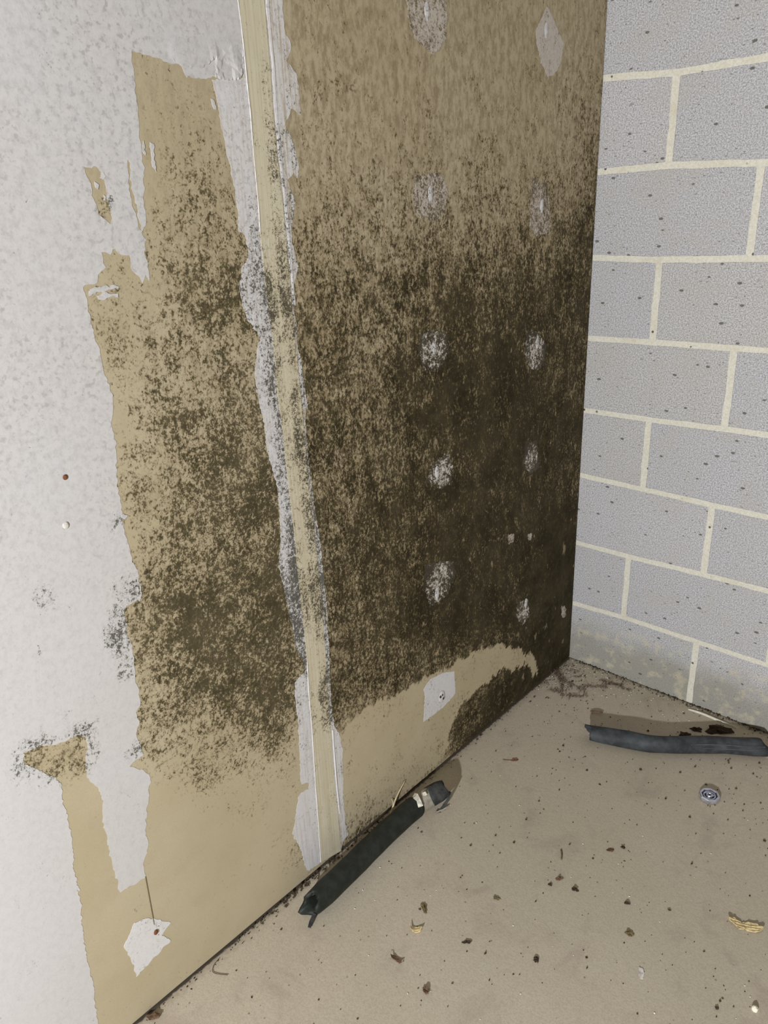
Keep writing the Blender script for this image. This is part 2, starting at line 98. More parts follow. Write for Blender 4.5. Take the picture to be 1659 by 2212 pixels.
 [0, 0, 0, 0, 0, 0, 0, 0, 0, 1, 2, 5, 8, 10, 11, 12, 12, 12, 13, 12, 11, 11, 12, 12, 12, 13, 12, 12, 12, 12, 12, 12, 12, 13, 13, 14, 15, 16, 16, 16, 16, 16, 16, 16, 16, 17, 17, 17, 17, 17, 17, 17, 16, 16, 16, 16, 16, 16, 16, 16, 16, 16, 16, 16, 16, 16, 16],
 [0, 0, 0, 0, 0, 0, 0, 0, 0, 0, 2, 5, 8, 10, 10, 11, 11, 12, 12, 11, 9, 10, 10, 12, 13, 13, 12, 12, 12, 12, 12, 12, 12, 12, 12, 13, 15, 16, 16, 16, 16, 16, 16, 16, 16, 16, 16, 16, 16, 16, 16, 16, 16, 16, 16, 16, 16, 16, 16, 16, 16, 16, 16, 16, 16, 16, 16],
 [0, 0, 0, 0, 0, 0, 0, 0, 0, 0, 2, 4, 6, 9, 10, 10, 11, 12, 12, 11, 9, 9, 10, 11, 12, 13, 12, 12, 12, 12, 12, 12, 12, 12, 12, 13, 14, 15, 15, 15, 16, 16, 16, 16, 16, 16, 16, 16, 16, 16, 16, 16, 16, 16, 16, 16, 16, 16, 16, 16, 16, 16, 16, 16, 16, 16, 16],
 [0, 0, 0, 0, 0, 0, 0, 0, 0, 0, 3, 5, 6, 9, 10, 10, 11, 12, 11, 10, 9, 8, 9, 10, 11, 12, 12, 12, 12, 12, 12, 12, 12, 12, 12, 13, 13, 14, 15, 15, 16, 16, 16, 16, 16, 16, 16, 16, 16, 16, 16, 16, 16, 16, 16, 16, 16, 16, 16, 16, 16, 16, 16, 16, 16, 16, 16],
 [0, 0, 0, 0, 0, 0, 0, 0, 0, 0, 5, 7, 6, 7, 9, 10, 11, 12, 11, 11, 10, 10, 10, 10, 11, 12, 12, 12, 12, 12, 11, 11, 11, 12, 12, 13, 13, 14, 15, 15, 16, 16, 16, 16, 16, 16, 15, 15, 15, 15, 15, 15, 15, 15, 15, 15, 15, 15, 16, 16, 16, 16, 16, 16, 16, 16, 16],
 [0, 0, 0, 0, 0, 0, 0, 0, 0, 0, 6, 8, 7, 7, 7, 9, 11, 12, 12, 12, 12, 11, 11, 10, 11, 11, 11, 11, 11, 10, 10, 10, 10, 11, 12, 12, 13, 13, 14, 14, 15, 15, 15, 15, 15, 15, 14, 14, 14, 14, 14, 14, 14, 14, 14, 14, 15, 15, 15, 15, 16, 16, 16, 16, 16, 16, 16],
 [0, 0, 0, 0, 0, 0, 0, 0, 0, 0, 6, 8, 8, 7, 6, 9, 11, 13, 13, 13, 12, 10, 10, 10, 10, 10, 10, 10, 10, 10, 10, 10, 10, 11, 12, 12, 12, 12, 13, 13, 14, 14, 14, 14, 14, 14, 13, 13, 13, 13, 13, 13, 13, 13, 13, 13, 14, 14, 14, 15, 15, 15, 16, 16, 16, 16, 16],
 [0, 0, 0, 0, 0, 0, 0, 0, 0, 0, 3, 6, 6, 6, 6, 9, 12, 13, 13, 14, 12, 10, 10, 10, 10, 10, 10, 10, 10, 10, 10, 10, 10, 11, 11, 11, 12, 12, 12, 13, 13, 13, 13, 13, 13, 12, 12, 12, 12, 12, 12, 12, 12, 12, 12, 12, 13, 13, 14, 14, 14, 15, 16, 16, 16, 16, 16],
 [0, 0, 0, 0, 0, 0, 0, 0, 0, 0, 0, 3, 4, 5, 7, 9, 12, 12, 12, 13, 12, 10, 9, 6, 8, 10, 10, 9, 9, 10, 10, 10, 10, 10, 10, 10, 11, 12, 12, 12, 12, 12, 12, 12, 11, 11, 11, 11, 11, 11, 11, 11, 11, 11, 11, 11, 12, 12, 13, 13, 14, 15, 15, 16, 16, 16, 16],
 [0, 0, 0, 0, 0, 0, 0, 0, 0, 0, 0, 1, 2, 3, 5, 8, 10, 10, 11, 12, 11, 10, 6, 1, 4, 8, 9, 8, 8, 9, 9, 9, 9, 9, 10, 10, 10, 11, 11, 11, 11, 11, 10, 10, 10, 10, 10, 10, 10, 10, 10, 10, 10, 10, 10, 10, 11, 11, 12, 13, 13, 14, 15, 16, 15, 15, 15],
 [0, 0, 0, 0, 0, 0, 0, 0, 0, 0, 0, 1, 1, 2, 4, 7, 9, 10, 10, 10, 9, 9, 6, 1, 3, 7, 8, 8, 8, 8, 8, 8, 8, 9, 9, 10, 10, 10, 10, 9, 9, 10, 10, 10, 10, 10, 10, 10, 10, 9, 9, 9, 9, 9, 9, 9, 10, 10, 11, 12, 13, 13, 14, 15, 15, 15, 15],
 [0, 0, 0, 0, 0, 0, 0, 0, 0, 0, 0, 2, 0, 1, 3, 6, 8, 10, 10, 9, 8, 7, 5, 2, 2, 5, 7, 8, 8, 8, 8, 8, 8, 8, 8, 8, 8, 8, 8, 8, 8, 9, 9, 10, 10, 10, 10, 10, 9, 9, 8, 8, 8, 8, 8, 9, 9, 9, 10, 11, 11, 12, 13, 13, 13, 14, 14],
 [0, 0, 0, 0, 0, 0, 0, 0, 0, 0, 0, 4, 1, 0, 1, 4, 6, 8, 9, 9, 8, 6, 5, 2, 1, 4, 6, 7, 7, 7, 7, 7, 7, 7, 7, 7, 7, 7, 7, 7, 7, 8, 8, 9, 9, 9, 9, 9, 9, 8, 8, 8, 8, 8, 8, 8, 8, 9, 9, 9, 10, 10, 10, 11, 12, 12, 13],
 [0, 0, 0, 0, 0, 0, 0, 0, 0, 0, 0, 0, 1, 0, 0, 2, 4, 6, 8, 7, 6, 5, 4, 1, 1, 4, 6, 6, 6, 6, 6, 6, 6, 6, 6, 6, 6, 6, 6, 6, 6, 6, 7, 8, 8, 8, 8, 8, 8, 8, 8, 8, 8, 8, 8, 8, 8, 8, 8, 8, 8, 8, 8, 9, 10, 12, 13],
 [0, 0, 0, 0, 0, 0, 0, 0, 0, 0, 0, 0, 1, 0, 0, 1, 3, 4, 5, 5, 6, 4, 2, 1, 0, 3, 5, 5, 5, 5, 5, 5, 5, 5, 5, 5, 5, 6, 6, 5, 5, 5, 6, 7, 7, 7, 7, 7, 7, 7, 7, 7, 7, 7, 7, 7, 7, 7, 7, 8, 8, 9, 9, 10, 11, 12, 12],
 [0, 0, 0, 0, 0, 0, 0, 0, 0, 0, 0, 0, 0, 0, 0, 1, 2, 3, 3, 4, 5, 4, 2, 1, 0, 2, 4, 4, 4, 4, 4, 4, 4, 4, 4, 4, 5, 6, 6, 5, 4, 4, 5, 5, 6, 6, 6, 6, 6, 6, 6, 6, 6, 6, 6, 6, 6, 6, 6, 7, 8, 9, 10, 10, 11, 11, 12],
 [0, 0, 0, 0, 0, 0, 0, 0, 0, 0, 0, 0, 0, 0, 0, 1, 2, 2, 3, 3, 3, 3, 2, 1, 0, 2, 4, 4, 4, 4, 4, 4, 4, 4, 4, 4, 5, 6, 6, 5, 4, 4, 4, 4, 5, 5, 6, 6, 5, 5, 5, 5, 5, 5, 5, 5, 5, 5, 5, 7, 8, 9, 10, 11, 11, 11, 12],
 [0, 0, 0, 0, 0, 0, 0, 0, 0, 0, 0, 0, 0, 0, 0, 1, 2, 2, 2, 2, 2, 2, 0, 0, 0, 1, 2, 3, 4, 3, 3, 3, 4, 4, 4, 4, 4, 5, 5, 4, 4, 4, 3, 3, 4, 4, 5, 5, 5, 4, 4, 4, 4, 4, 4, 4, 4, 4, 5, 6, 8, 9, 10, 10, 11, 11, 12],
 [0, 0, 0, 0, 0, 0, 0, 0, 0, 0, 0, 0, 0, 0, 0, 1, 2, 2, 2, 2, 2, 2, 1, 0, 0, 1, 2, 3, 4, 4, 4, 4, 3, 3, 3, 3, 3, 3, 4, 4, 4, 3, 3, 2, 2, 3, 4, 4, 4, 4, 4, 4, 4, 4, 4, 4, 4, 4, 5, 6, 7, 8, 9, 10, 10, 10, 11],
 [0, 0, 0, 0, 0, 0, 0, 0, 0, 0, 0, 0, 0, 0, 1, 2, 2, 1, 0, 0, 0, 0, 0, 0, 0, 1, 2, 2, 3, 4, 5, 5, 3, 2, 2, 2, 2, 2, 2, 2, 2, 2, 2, 2, 2, 3, 4, 4, 4, 3, 3, 3, 3, 3, 4, 4, 4, 4, 5, 6, 6, 7, 8, 9, 9, 10, 10],
 [0, 0, 0, 0, 0, 0, 0, 0, 0, 0, 0, 0, 0, 0, 0, 2, 1, 0, 0, 0, 0, 0, 0, 0, 0, 0, 2, 2, 2, 3, 5, 5, 3, 2, 2, 2, 2, 2, 2, 2, 2, 2, 2, 2, 2, 3, 3, 3, 3, 2, 2, 2, 2, 2, 3, 3, 4, 4, 5, 5, 6, 7, 7, 8, 8, 9, 9],
 [0, 0, 0, 0, 0, 0, 0, 0, 0, 0, 0, 0, 0, 0, 0, 0, 0, 0, 0, 0, 0, 0, 0, 0, 0, 0, 1, 2, 2, 2, 3, 3, 3, 2, 2, 2, 2, 2, 2, 2, 2, 2, 2, 2, 2, 2, 2, 2, 2, 2, 2, 2, 3, 3, 3, 3, 4, 4, 4, 5, 5, 6, 6, 7, 7, 8, 8],
 [0, 0, 0, 0, 0, 0, 0, 0, 0, 0, 0, 0, 0, 0, 0, 0, 0, 0, 0, 0, 0, 0, 0, 0, 0, 0, 1, 2, 2, 2, 2, 2, 2, 2, 2, 2, 2, 2, 2, 2, 2, 2, 2, 2, 2, 2, 2, 2, 2, 2, 2, 3, 3, 4, 4, 4, 4, 4, 4, 4, 4, 5, 5, 6, 6, 7, 7],
 [0, 0, 0, 0, 0, 0, 0, 0, 0, 0, 0, 0, 0, 0, 0, 0, 0, 0, 0, 0, 0, 0, 0, 0, 0, 0, 1, 2, 2, 2, 2, 2, 2, 2, 2, 2, 2, 2, 2, 2, 2, 2, 2, 2, 2, 2, 2, 2, 2, 2, 2, 2, 2, 3, 3, 3, 3, 3, 3, 3, 3, 4, 4, 5, 5, 6, 6],
 [0, 0, 0, 0, 0, 0, 0, 0, 0, 0, 0, 0, 0, 0, 0, 0, 0, 0, 0, 0, 0, 0, 0, 0, 0, 0, 1, 2, 2, 2, 1, 0, 0, 0, 1, 1, 1, 2, 2, 2, 2, 2, 2, 2, 2, 2, 2, 2, 2, 2, 2, 2, 2, 2, 2, 2, 2, 2, 2, 2, 2, 3, 3, 4, 4, 5, 5],
 [0, 0, 0, 0, 0, 0, 0, 0, 0, 0, 0, 0, 0, 0, 0, 0, 0, 0, 0, 0, 0, 0, 0, 0, 0, 0, 1, 2, 2, 2, 1, 0, 0, 0, 0, 0, 0, 1, 2, 2, 2, 2, 2, 2, 2, 2, 2, 2, 2, 2, 2, 2, 2, 2, 2, 2, 2, 2, 2, 2, 2, 2, 3, 3, 3, 4, 4],
 [0, 0, 0, 0, 0, 0, 0, 0, 0, 0, 0, 0, 0, 0, 0, 0, 0, 0, 0, 0, 0, 0, 0, 0, 0, 0, 1, 2, 2, 2, 1, 0, 0, 0, 0, 0, 0, 1, 2, 2, 2, 2, 2, 2, 2, 2, 2, 2, 2, 2, 2, 2, 2, 2, 2, 2, 2, 2, 2, 2, 2, 2, 3, 3, 4, 4, 4],
 [0, 0, 0, 0, 0, 0, 0, 0, 0, 0, 0, 0, 0, 0, 0, 0, 0, 0, 0, 0, 0, 0, 0, 0, 0, 0, 1, 2, 2, 2, 1, 0, 0, 0, 0, 0, 0, 1, 2, 2, 2, 2, 2, 2, 2, 2, 2, 2, 2, 2, 2, 2, 2, 2, 2, 2, 2, 2, 2, 2, 2, 2, 3, 3, 4, 4, 4],
 [0, 0, 0, 0, 0, 0, 0, 0, 0, 0, 0, 0, 0, 0, 0, 0, 0, 0, 0, 0, 0, 0, 0, 0, 0, 0, 1, 2, 2, 2, 1, 0, 0, 0, 0, 0, 0, 1, 2, 2, 2, 2, 2, 2, 2, 2, 2, 2, 2, 2, 2, 2, 2, 2, 2, 2, 2, 2, 2, 2, 2, 2, 3, 3, 4, 4, 4],
 [0, 0, 0, 0, 0, 0, 0, 0, 0, 0, 0, 0, 0, 0, 0, 0, 0, 0, 0, 0, 0, 0, 0, 0, 0, 0, 0, 2, 2, 2, 1, 0, 0, 0, 0, 0, 0, 1, 2, 2, 2, 2, 2, 2, 2, 2, 2, 2, 2, 2, 2, 2, 2, 2, 2, 2, 2, 2, 2, 2, 2, 2, 3, 3, 4, 4, 4],
 [0, 0, 0, 0, 0, 0, 0, 0, 0, 0, 0, 0, 0, 0, 0, 0, 0, 0, 0, 0, 0, 0, 0, 0, 0, 0, 0, 1, 2, 2, 1, 0, 0, 0, 0, 0, 0, 1, 2, 2, 2, 2, 2, 2, 2, 2, 2, 2, 2, 2, 2, 2, 2, 2, 2, 2, 2, 2, 2, 2, 2, 2, 3, 3, 4, 4, 4],
 [0, 0, 0, 0, 0, 0, 0, 0, 0, 0, 0, 0, 0, 0, 0, 0, 0, 0, 0, 0, 0, 0, 0, 0, 0, 0, 0, 1, 2, 2, 1, 0, 0, 0, 0, 0, 0, 1, 2, 2, 2, 2, 2, 2, 2, 2, 2, 2, 2, 2, 2, 2, 2, 2, 2, 2, 2, 2, 2, 2, 2, 2, 3, 3, 4, 4, 4]]
BLOBS = [(-1545,864,14,0.5),(-1424,825,22,0.55),(-1451,772,26,0.6),(-1444,735,20,0.55),(-1452,696,16,0.45),(-1577,784,7,0.4),(-1612,627,28,0.55),(-1564,598,34,0.62),(-1544,632,18,0.55),(-1560,671,7,0.3),(-1426,941,12,0.45),(-1522,578,8,0.3),(-1458,547,16,0.5),(-1357,1379,12,0.35),(-1160,1521,10,0.3)]
FP = {'chip': (262,-1083),'splinter': (761,-652),'crumb': (830,-814),'curl': (276,-1158),'d1': (244,-1034),'d2': (358,-1039),'d3': (418,-787),'d4': (459,-790),'d5': (412,-813),'d6': (593,-815),'d7': (557,-751),'d8': (483,-983),'d9': (360,-1171),'flake': (647,-880),'leaf': (133,-527),'twig': (389,-726),'d10': (97,-799),'d11': (344,-915),'strip': (203,-212),'c1': (495,-75),'c2': (447,-109),'c3': (434,-148),'hairA': (0,-1382),'hairB': (33,-1395),'base': (5,-1534),'smear': (471,-629),'cornerA': (33,-174),'cornerB': (194,-74),'cornerC': (21,-55),'d12': (521,-205),'d13': (483,-619),'d14': (466,-642),'d15': (102,-1187),'d16': (104,-1221)}
TUBE_NEAR = [(243,-339),(312,-310),(388,-279),(436,-246),(482,-207),(528,-171),(576,-139),(618,-109)]
TUBE_FAR = [(201,-274),(278,-242),(360,-216),(410,-183),(455,-140),(503,-104),(552,-69),(580,-46)]
TUBE_SH = [(205,-218),(334,-160),(439,-100),(536,-21)]
RIDGE = [(395,-28),(436,-25),(488,-28),(532,-29)]
BASE_L = [(11,-9),(383,-12),(598,7)]
ROOTS = [[(9,-98),(32,-112),(58,-129),(79,-137),(97,-135),(118,-136),(135,-147)],[(46,-195),(69,-194),(87,-198),(110,-185),(133,-172),(147,-155)],[(118,-124),(135,-104),(156,-87),(173,-86)],[(140,-57),(168,-52),(196,-48)],[(160,-66),(183,-53),(202,-50),(190,-35)],[(206,-53),(230,-52)],[(-1,-89),(27,-122),(60,-152),(77,-187)]]

# ------------------------------------------------------------------ node helpers
class NT:
    def __init__(s, name):
        s.m = bpy.data.materials.new(name); s.m.use_nodes = True
        s.t = s.m.node_tree; s.b = s.t.nodes['Principled BSDF']
        s.co = s.t.nodes.new('ShaderNodeTexCoord').outputs['Object']
    def n(s, kind, **kw):
        nd = s.t.nodes.new(kind)
        for k, v in kw.items(): setattr(nd, k, v)
        return nd
    def put(s, sock, v):
        if hasattr(v, 'is_output'): s.t.links.new(v, sock)
        elif isinstance(v, tuple) and len(v) == 3 and sock.type == 'RGBA': sock.default_value = (*v, 1)
        else: sock.default_value = v
    def math(s, op, a, b=0.0, c=None, clamp=False):
        nd = s.n('ShaderNodeMath', operation=op, use_clamp=clamp)
        s.put(nd.inputs[0], a); s.put(nd.inputs[1], b)
        if c is not None: s.put(nd.inputs[2], c)
        return nd.outputs[0]
    def mix(s, f, a, b, mode='MIX'):
        nd = s.n('ShaderNodeMix', data_type='RGBA', blend_type=mode)
        s.put(nd.inputs[0], f); s.put(nd.inputs[6], a); s.put(nd.inputs[7], b)
        return nd.outputs[2]
    def scale(s, v, sc=(1, 1, 1), off=(0, 0, 0), rot=(0, 0, 0)):
        nd = s.n('ShaderNodeMapping'); s.put(nd.inputs[0], v)
        nd.inputs[1].default_value = off; nd.inputs[2].default_value = rot; nd.inputs[3].default_value = sc
        return nd.outputs[0]
    def noise(s, v, sc, det=2.0, rough=0.5, dist=0.0):
        nd = s.n('ShaderNodeTexNoise'); s.put(nd.inputs['Vector'], v)
        nd.inputs['Scale'].default_value = sc; nd.inputs['Detail'].default_value = det
        nd.inputs['Roughness'].default_value = rough; nd.inputs['Distortion'].default_value = dist
        return nd.outputs['Fac']
    def voro(s, v, sc, rnd=1.0):
        nd = s.n('ShaderNodeTexVoronoi'); s.put(nd.inputs['Vector'], v)
        nd.inputs['Scale'].default_value = sc; nd.inputs['Randomness'].default_value = rnd
        return nd.outputs['Distance'], nd.outputs['Color']
    def step(s, v, lo, hi, a=0.0, b=1.0):
        nd = s.n('ShaderNodeMapRange', interpolation_type='SMOOTHSTEP'); s.put(nd.inputs[0], v)
        for i, x in enumerate((lo, hi, a, b)): nd.inputs[i + 1].default_value = x
        return nd.outputs[0]
    def attr(s, name):
        return s.n('ShaderNodeAttribute', attribute_name=name).outputs['Fac']
    def sep(s, v):
        nd = s.n('ShaderNodeSeparateXYZ'); s.put(nd.inputs[0], v); return nd.outputs
    def bump(s, h, strength, dist):
        nd = s.n('ShaderNodeBump'); s.put(nd.inputs['Height'], h)
        nd.inputs['Strength'].default_value = strength; nd.inputs['Distance'].default_value = dist
        s.t.links.new(nd.outputs[0], s.b.inputs['Normal'])
    def done(s, col, rough=0.85, spec=0.25, metal=0.0):
        s.put(s.b.inputs['Base Color'], col); s.put(s.b.inputs['Roughness'], rough)
        s.b.inputs['Specular IOR Level'].default_value = spec; s.b.inputs['Metallic'].default_value = metal
        return s.m

SIG = 0.105
def mold_layer(t, base, stretch, dark, mid, grey=0.0, fine=1.0, peel=0.0, soft=0.0):
    """speckled fungus growing over a base colour; coverage comes from the growth attribute"""
    a = t.attr('mold')
    co = t.scale(t.co, (1, 1, stretch))
    huge = t.noise(t.co, 11, 2, 0.5)
    big = t.noise(co, 38, 3, 0.6)
    med = t.noise(co, 150 * fine, 3, 0.65, 0.2)
    fin = t.noise(co, 430 * fine, 2, 0.6)
    v = t.math('ADD', t.math('ADD', t.math('MULTIPLY', huge, 0.16), t.math('MULTIPLY', big, 0.34)), t.math('ADD', t.math('MULTIPLY', med, 0.55), t.math('MULTIPLY', fin, 0.38)))
    e = t.math('ADD', t.math('DIVIDE', t.math('SUBTRACT', v, 0.715), SIG * 0.64), a)
    core = t.step(e, -0.05 - 0.45 * soft, 0.75 + 0.55 * soft)
    halo = t.step(e, -1.3, 0.3, 0.0, 0.5)
    tone = t.mix(t.step(e, 0.1 + 0.2 * soft, 2.4), mid, dark)
    tone = t.mix(t.step(t.noise(t.co, 55, 3, 0.6), 0.48, 0.7, 0.0, 0.45), tone, (0.058, 0.056, 0.018))
    if grey: tone = t.mix(grey, tone, (0.085, 0.088, 0.078))
    c = t.mix(halo, base, (0.18, 0.132, 0.066) if grey < 0.3 else (0.25, 0.24, 0.22))
    if peel:   # spots where the growth has flaked away
        pl = t.step(t.noise(t.scale(t.co, (1, 1, 0.55), (0, 3, 7)), 34, 4, 0.6), 0.645, 0.695, 1.0, 1.0 - peel)
        core = t.math('MULTIPLY', core, pl)
    return t.mix(t.math('MULTIPLY', core, t.step(t.noise(t.co, 9, 3, 0.6), 0.25, 0.7, 0.84, 0.97)), c, tone), core

def paper_mat(name, stretch, dark, mid, fine=1.0, peel=0.0, soft=0.0):
    t = NT(name)
    n1 = t.noise(t.co, 3.2, 4, 0.6); n2 = t.noise(t.co, 420, 2, 0.6); n3 = t.noise(t.co, 14, 3, 0.6)
    c = t.mix(t.step(n1, 0.3, 0.72), (0.425, 0.360, 0.236), (0.470, 0.405, 0.280))
    c = t.mix(t.step(n3, 0.42, 0.75, 0, 0.35), c, (0.40, 0.325, 0.215))
    c = t.mix(t.step(n2, 0.3, 0.75, 0.0, 0.16), c, (0.33, 0.26, 0.16))
    fib = t.noise(t.scale(t.co, (1, 1, 0.5)), 70, 6, 0.74)
    st = t.math('MULTIPLY', t.attr('stain'), t.step(fib, 0.40, 0.64, 0.10, 1.15))
    c = t.mix(st, c, (0.17, 0.122, 0.062))
    c, core = mold_layer(t, c, stretch, dark, mid, 0.0, fine, peel, soft)
    t.bump(t.math('ADD', t.noise(t.co, 600, 2, 0.6), t.math('MULTIPLY', core, 0.8)), 0.25, 0.0006)
    return t.done(c, 0.9, 0.15)

M = {}
M['paper_left'] = paper_mat('drywall_paper_speckled', 0.9, (0.040, 0.031, 0.014), (0.118, 0.094, 0.050), 0.95, 0.0, 0.15)
M['paper_right'] = paper_mat('drywall_paper_streaked', 0.74, (0.0175, 0.0125, 0.0046), (0.098, 0.073, 0.035), 1.0, 0.85, 1.0)

def white_mat(name, base, blot, amount, mold_grey=0.65, fine=1.1, dark=(0.040, 0.035, 0.024), mid=(0.13, 0.115, 0.085), thin=0.0):
    t = NT(name)
    n1 = t.noise(t.co, 2.5, 4, 0.6); n2 = t.noise(t.co, 85, 4, 0.7); n3 = t.noise(t.co, 300, 2, 0.6)
    c = t.mix(t.step(n1, 0.35, 0.7, 0, 0.6), base, (base[0] * 0.985, base[1] * 0.955, base[2] * 0.90))
    c = t.mix(t.math('MULTIPLY', t.step(n2, 0.40, 0.70, 0.0, amount), t.step(t.sep(t.co)[2], 0.6, 1.2, 0.45, 1.0)), c, blot)
    sp = t.math('MULTIPLY', t.step(t.noise(t.co, 125, 3, 0.6), 0.52, 0.66, 0.0, 0.5), t.step(t.noise(t.co, 5, 2, 0.5), 0.3, 0.65, 0.25, 1.0))
    # the older, higher half carries more mildew freckles than the wiped lower half
    hz = t.step(t.sep(t.co)[2], 0.65, 1.15, 0.22, 1.0)
    c = t.mix(t.math('MULTIPLY', sp, hz), c, (0.27, 0.25, 0.235))
    c = t.mix(t.step(n3, 0.5, 0.8, 0.0, 0.14), c, (0.40, 0.36, 0.31))
    if thin:   # paper showing through knife-dragged streaks
        sk = t.noise(t.scale(t.co, (1, 1, 0.045)), 170, 4, 0.6)
        c = t.mix(t.math('MULTIPLY', t.step(sk, 0.47, 0.60, 0.0, thin), t.step(n2, 0.3, 0.6, 0.5, 1.0)), c, (0.40, 0.32, 0.21))
    c, core = mold_layer(t, c, 0.9, dark, mid, mold_grey, fine)
    t.bump(t.math('ADD', t.math('MULTIPLY', n2, 1.2), t.math('MULTIPLY', n3, 0.5)), 0.22, 0.0008)
    return t.done(c, 0.75, 0.25)
M['paint'] = white_mat('white_primer', (0.552, 0.538, 0.535), (0.375, 0.36, 0.355), 0.42)
M['compound'] = white_mat('joint_compound', (0.64, 0.63, 0.64), (0.48, 0.455, 0.435), 0.4, 0.45)
M['thin'] = white_mat('thin_joint_compound', (0.62, 0.61, 0.615), (0.48, 0.455, 0.435), 0.4, 0.45, thin=0.8)
M['thin_left'] = white_mat('dragged_joint_compound', (0.62, 0.61, 0.62), (0.47, 0.445, 0.43), 0.45, 0.45, thin=0.32)
M['spot'] = white_mat('screw_spot_compound', (0.62, 0.60, 0.58), (0.45, 0.41, 0.36), 0.4, 0.03, 0.8, (0.0175, 0.0125, 0.0046), (0.075, 0.056, 0.027))
M['spot_thin'] = white_mat('thin_screw_compound', (0.52, 0.475, 0.43), (0.42, 0.37, 0.30), 0.5, 0.03, 1.0, (0.075, 0.055, 0.030), (0.19, 0.15, 0.095))
def tape_mat():
    t = NT('paper_joint_tape')
    lines = t.noise(t.scale(t.co, (1, 1, 0.012)), 260, 3, 0.6)
    c = t.mix(t.step(lines, 0.35, 0.7), (0.50, 0.445, 0.315), (0.60, 0.55, 0.42))
    c = t.mix(t.step(t.noise(t.co, 30, 3, 0.6), 0.5, 0.75, 0, 0.3), c, (0.63, 0.60, 0.51))
    c, core = mold_layer(t, c, 0.9, (0.035, 0.028, 0.016), (0.11, 0.09, 0.055), 0.25, 1.25)
    t.bump(lines, 0.35, 0.0008)
    return t.done(c, 0.85, 0.2)
M['tape'] = tape_mat()

def flat_mat(name, col, rough=0.8, var=0.25, sc=60, spec=0.25, metal=0.0, bump=0.0):
    t = NT(name)
    n = t.noise(t.co, sc, 4, 0.62)
    c = t.mix(t.step(n, 0.3, 0.72), tuple(x * (1 - var) for x in col), tuple(min(1, x * (1 + var)) for x in col))
    if bump: t.bump(t.noise(t.co, sc * 4, 3, 0.6), 0.5, bump)
    return t.done(c, rough, spec, metal)

def block_mat(i, col):
    t = NT('concrete_block_face_%d' % i)
    g1 = t.noise(t.co, 300, 3, 0.8); g2 = t.noise(t.co, 9, 4, 0.6); g3 = t.noise(t.co, 700, 1, 0.5)
    c = t.mix(t.step(g1, 0.36, 0.64), tuple(x * 0.58 for x in col), tuple(x * 1.34 for x in col))
    c = t.mix(t.step(g3, 0.62, 0.74, 0, 0.6), c, (0.82, 0.81, 0.80))
    c = t.mix(t.step(g2, 0.42, 0.72, 0, 0.35), c, (0.45, 0.42, 0.37))
    # grime splashed up from the slab: shape given by its own ragged waterline
    z = t.sep(t.co)[2]
    wl = t.math('ADD', z, t.math('MULTIPLY', t.noise(t.co, 7, 4, 0.6), -0.16))
    c = t.mix(t.step(wl, 0.095, -0.02, 0.0, 0.72), c, (0.27, 0.26, 0.205))
    c = t.mix(t.math('MULTIPLY', t.step(wl, 0.16, 0.05), t.step(t.noise(t.co, 24, 4, 0.65), 0.5, 0.66, 0, 0.6)), c, (0.56, 0.50, 0.37))
    # small dark mildew flecks
    d, cc = t.voro(t.scale(t.co, (0.9, 1, 1.6), (0, 0, 0), (0, -0.5, 0)), 44)
    r = t.sep(cc)
    keep = t.step(r[0], 0.70, 0.74)
    wob = t.math('ADD', d, t.math('MULTIPLY', t.noise(t.co, 240, 2, 0.6), 0.16))
    rad = t.math('MULTIPLY', r[1], 0.17)
    f = t.step(t.math('SUBTRACT', wob, rad), 0.17, 0.10)
    c = t.mix(t.math('MULTIPLY', t.math('MULTIPLY', f, keep), 0.82), c, (0.085, 0.085, 0.062))
    d2, cc2 = t.voro(t.scale(t.co, (0.8, 1, 1.5), (3, 0, 1), (0, -0.7, 0)), 105); r2 = t.sep(cc2)
    f2 = t.math('MULTIPLY', t.step(d2, 0.30, 0.16), t.step(r2[0], 0.86, 0.89))
    c = t.mix(t.math('MULTIPLY', f2, 0.6), c, (0.13, 0.125, 0.095))
    t.bump(t.math('ADD', g1, t.math('MULTIPLY', g3, 0.6)), 0.5, 0.0016)
    return t.done(c, 0.92, 0.2)
BLOCKC = [(0.47, 0.466, 0.482), (0.49, 0.482, 0.497), (0.455, 0.453, 0.463), (0.478, 0.469, 0.468)]
M['block'] = [block_mat(i, c) for i, c in enumerate(BLOCKC)]

def mortar_mat():
    t = NT('mortar_joint')
    g = t.noise(t.co, 240, 3, 0.7); g2 = t.noise(t.co, 12, 3, 0.6)
    c = t.mix(t.step(g, 0.3, 0.7), (0.60, 0.575, 0.48), (0.74, 0.715, 0.625))
    c = t.mix(t.step(g2, 0.5, 0.75, 0, 0.4), c, (0.56, 0.49, 0.37))
    d, cc = t.voro(t.co, 50); r = t.sep(cc)
    c = t.mix(t.math('MULTIPLY', t.step(d, 0.22, 0.12), t.step(r[0], 0.82, 0.85)), c, (0.10, 0.095, 0.07))
    t.bump(g, 0.4, 0.0014)
    return t.done(c, 0.92, 0.2)
M['mortar'] = mortar_mat()

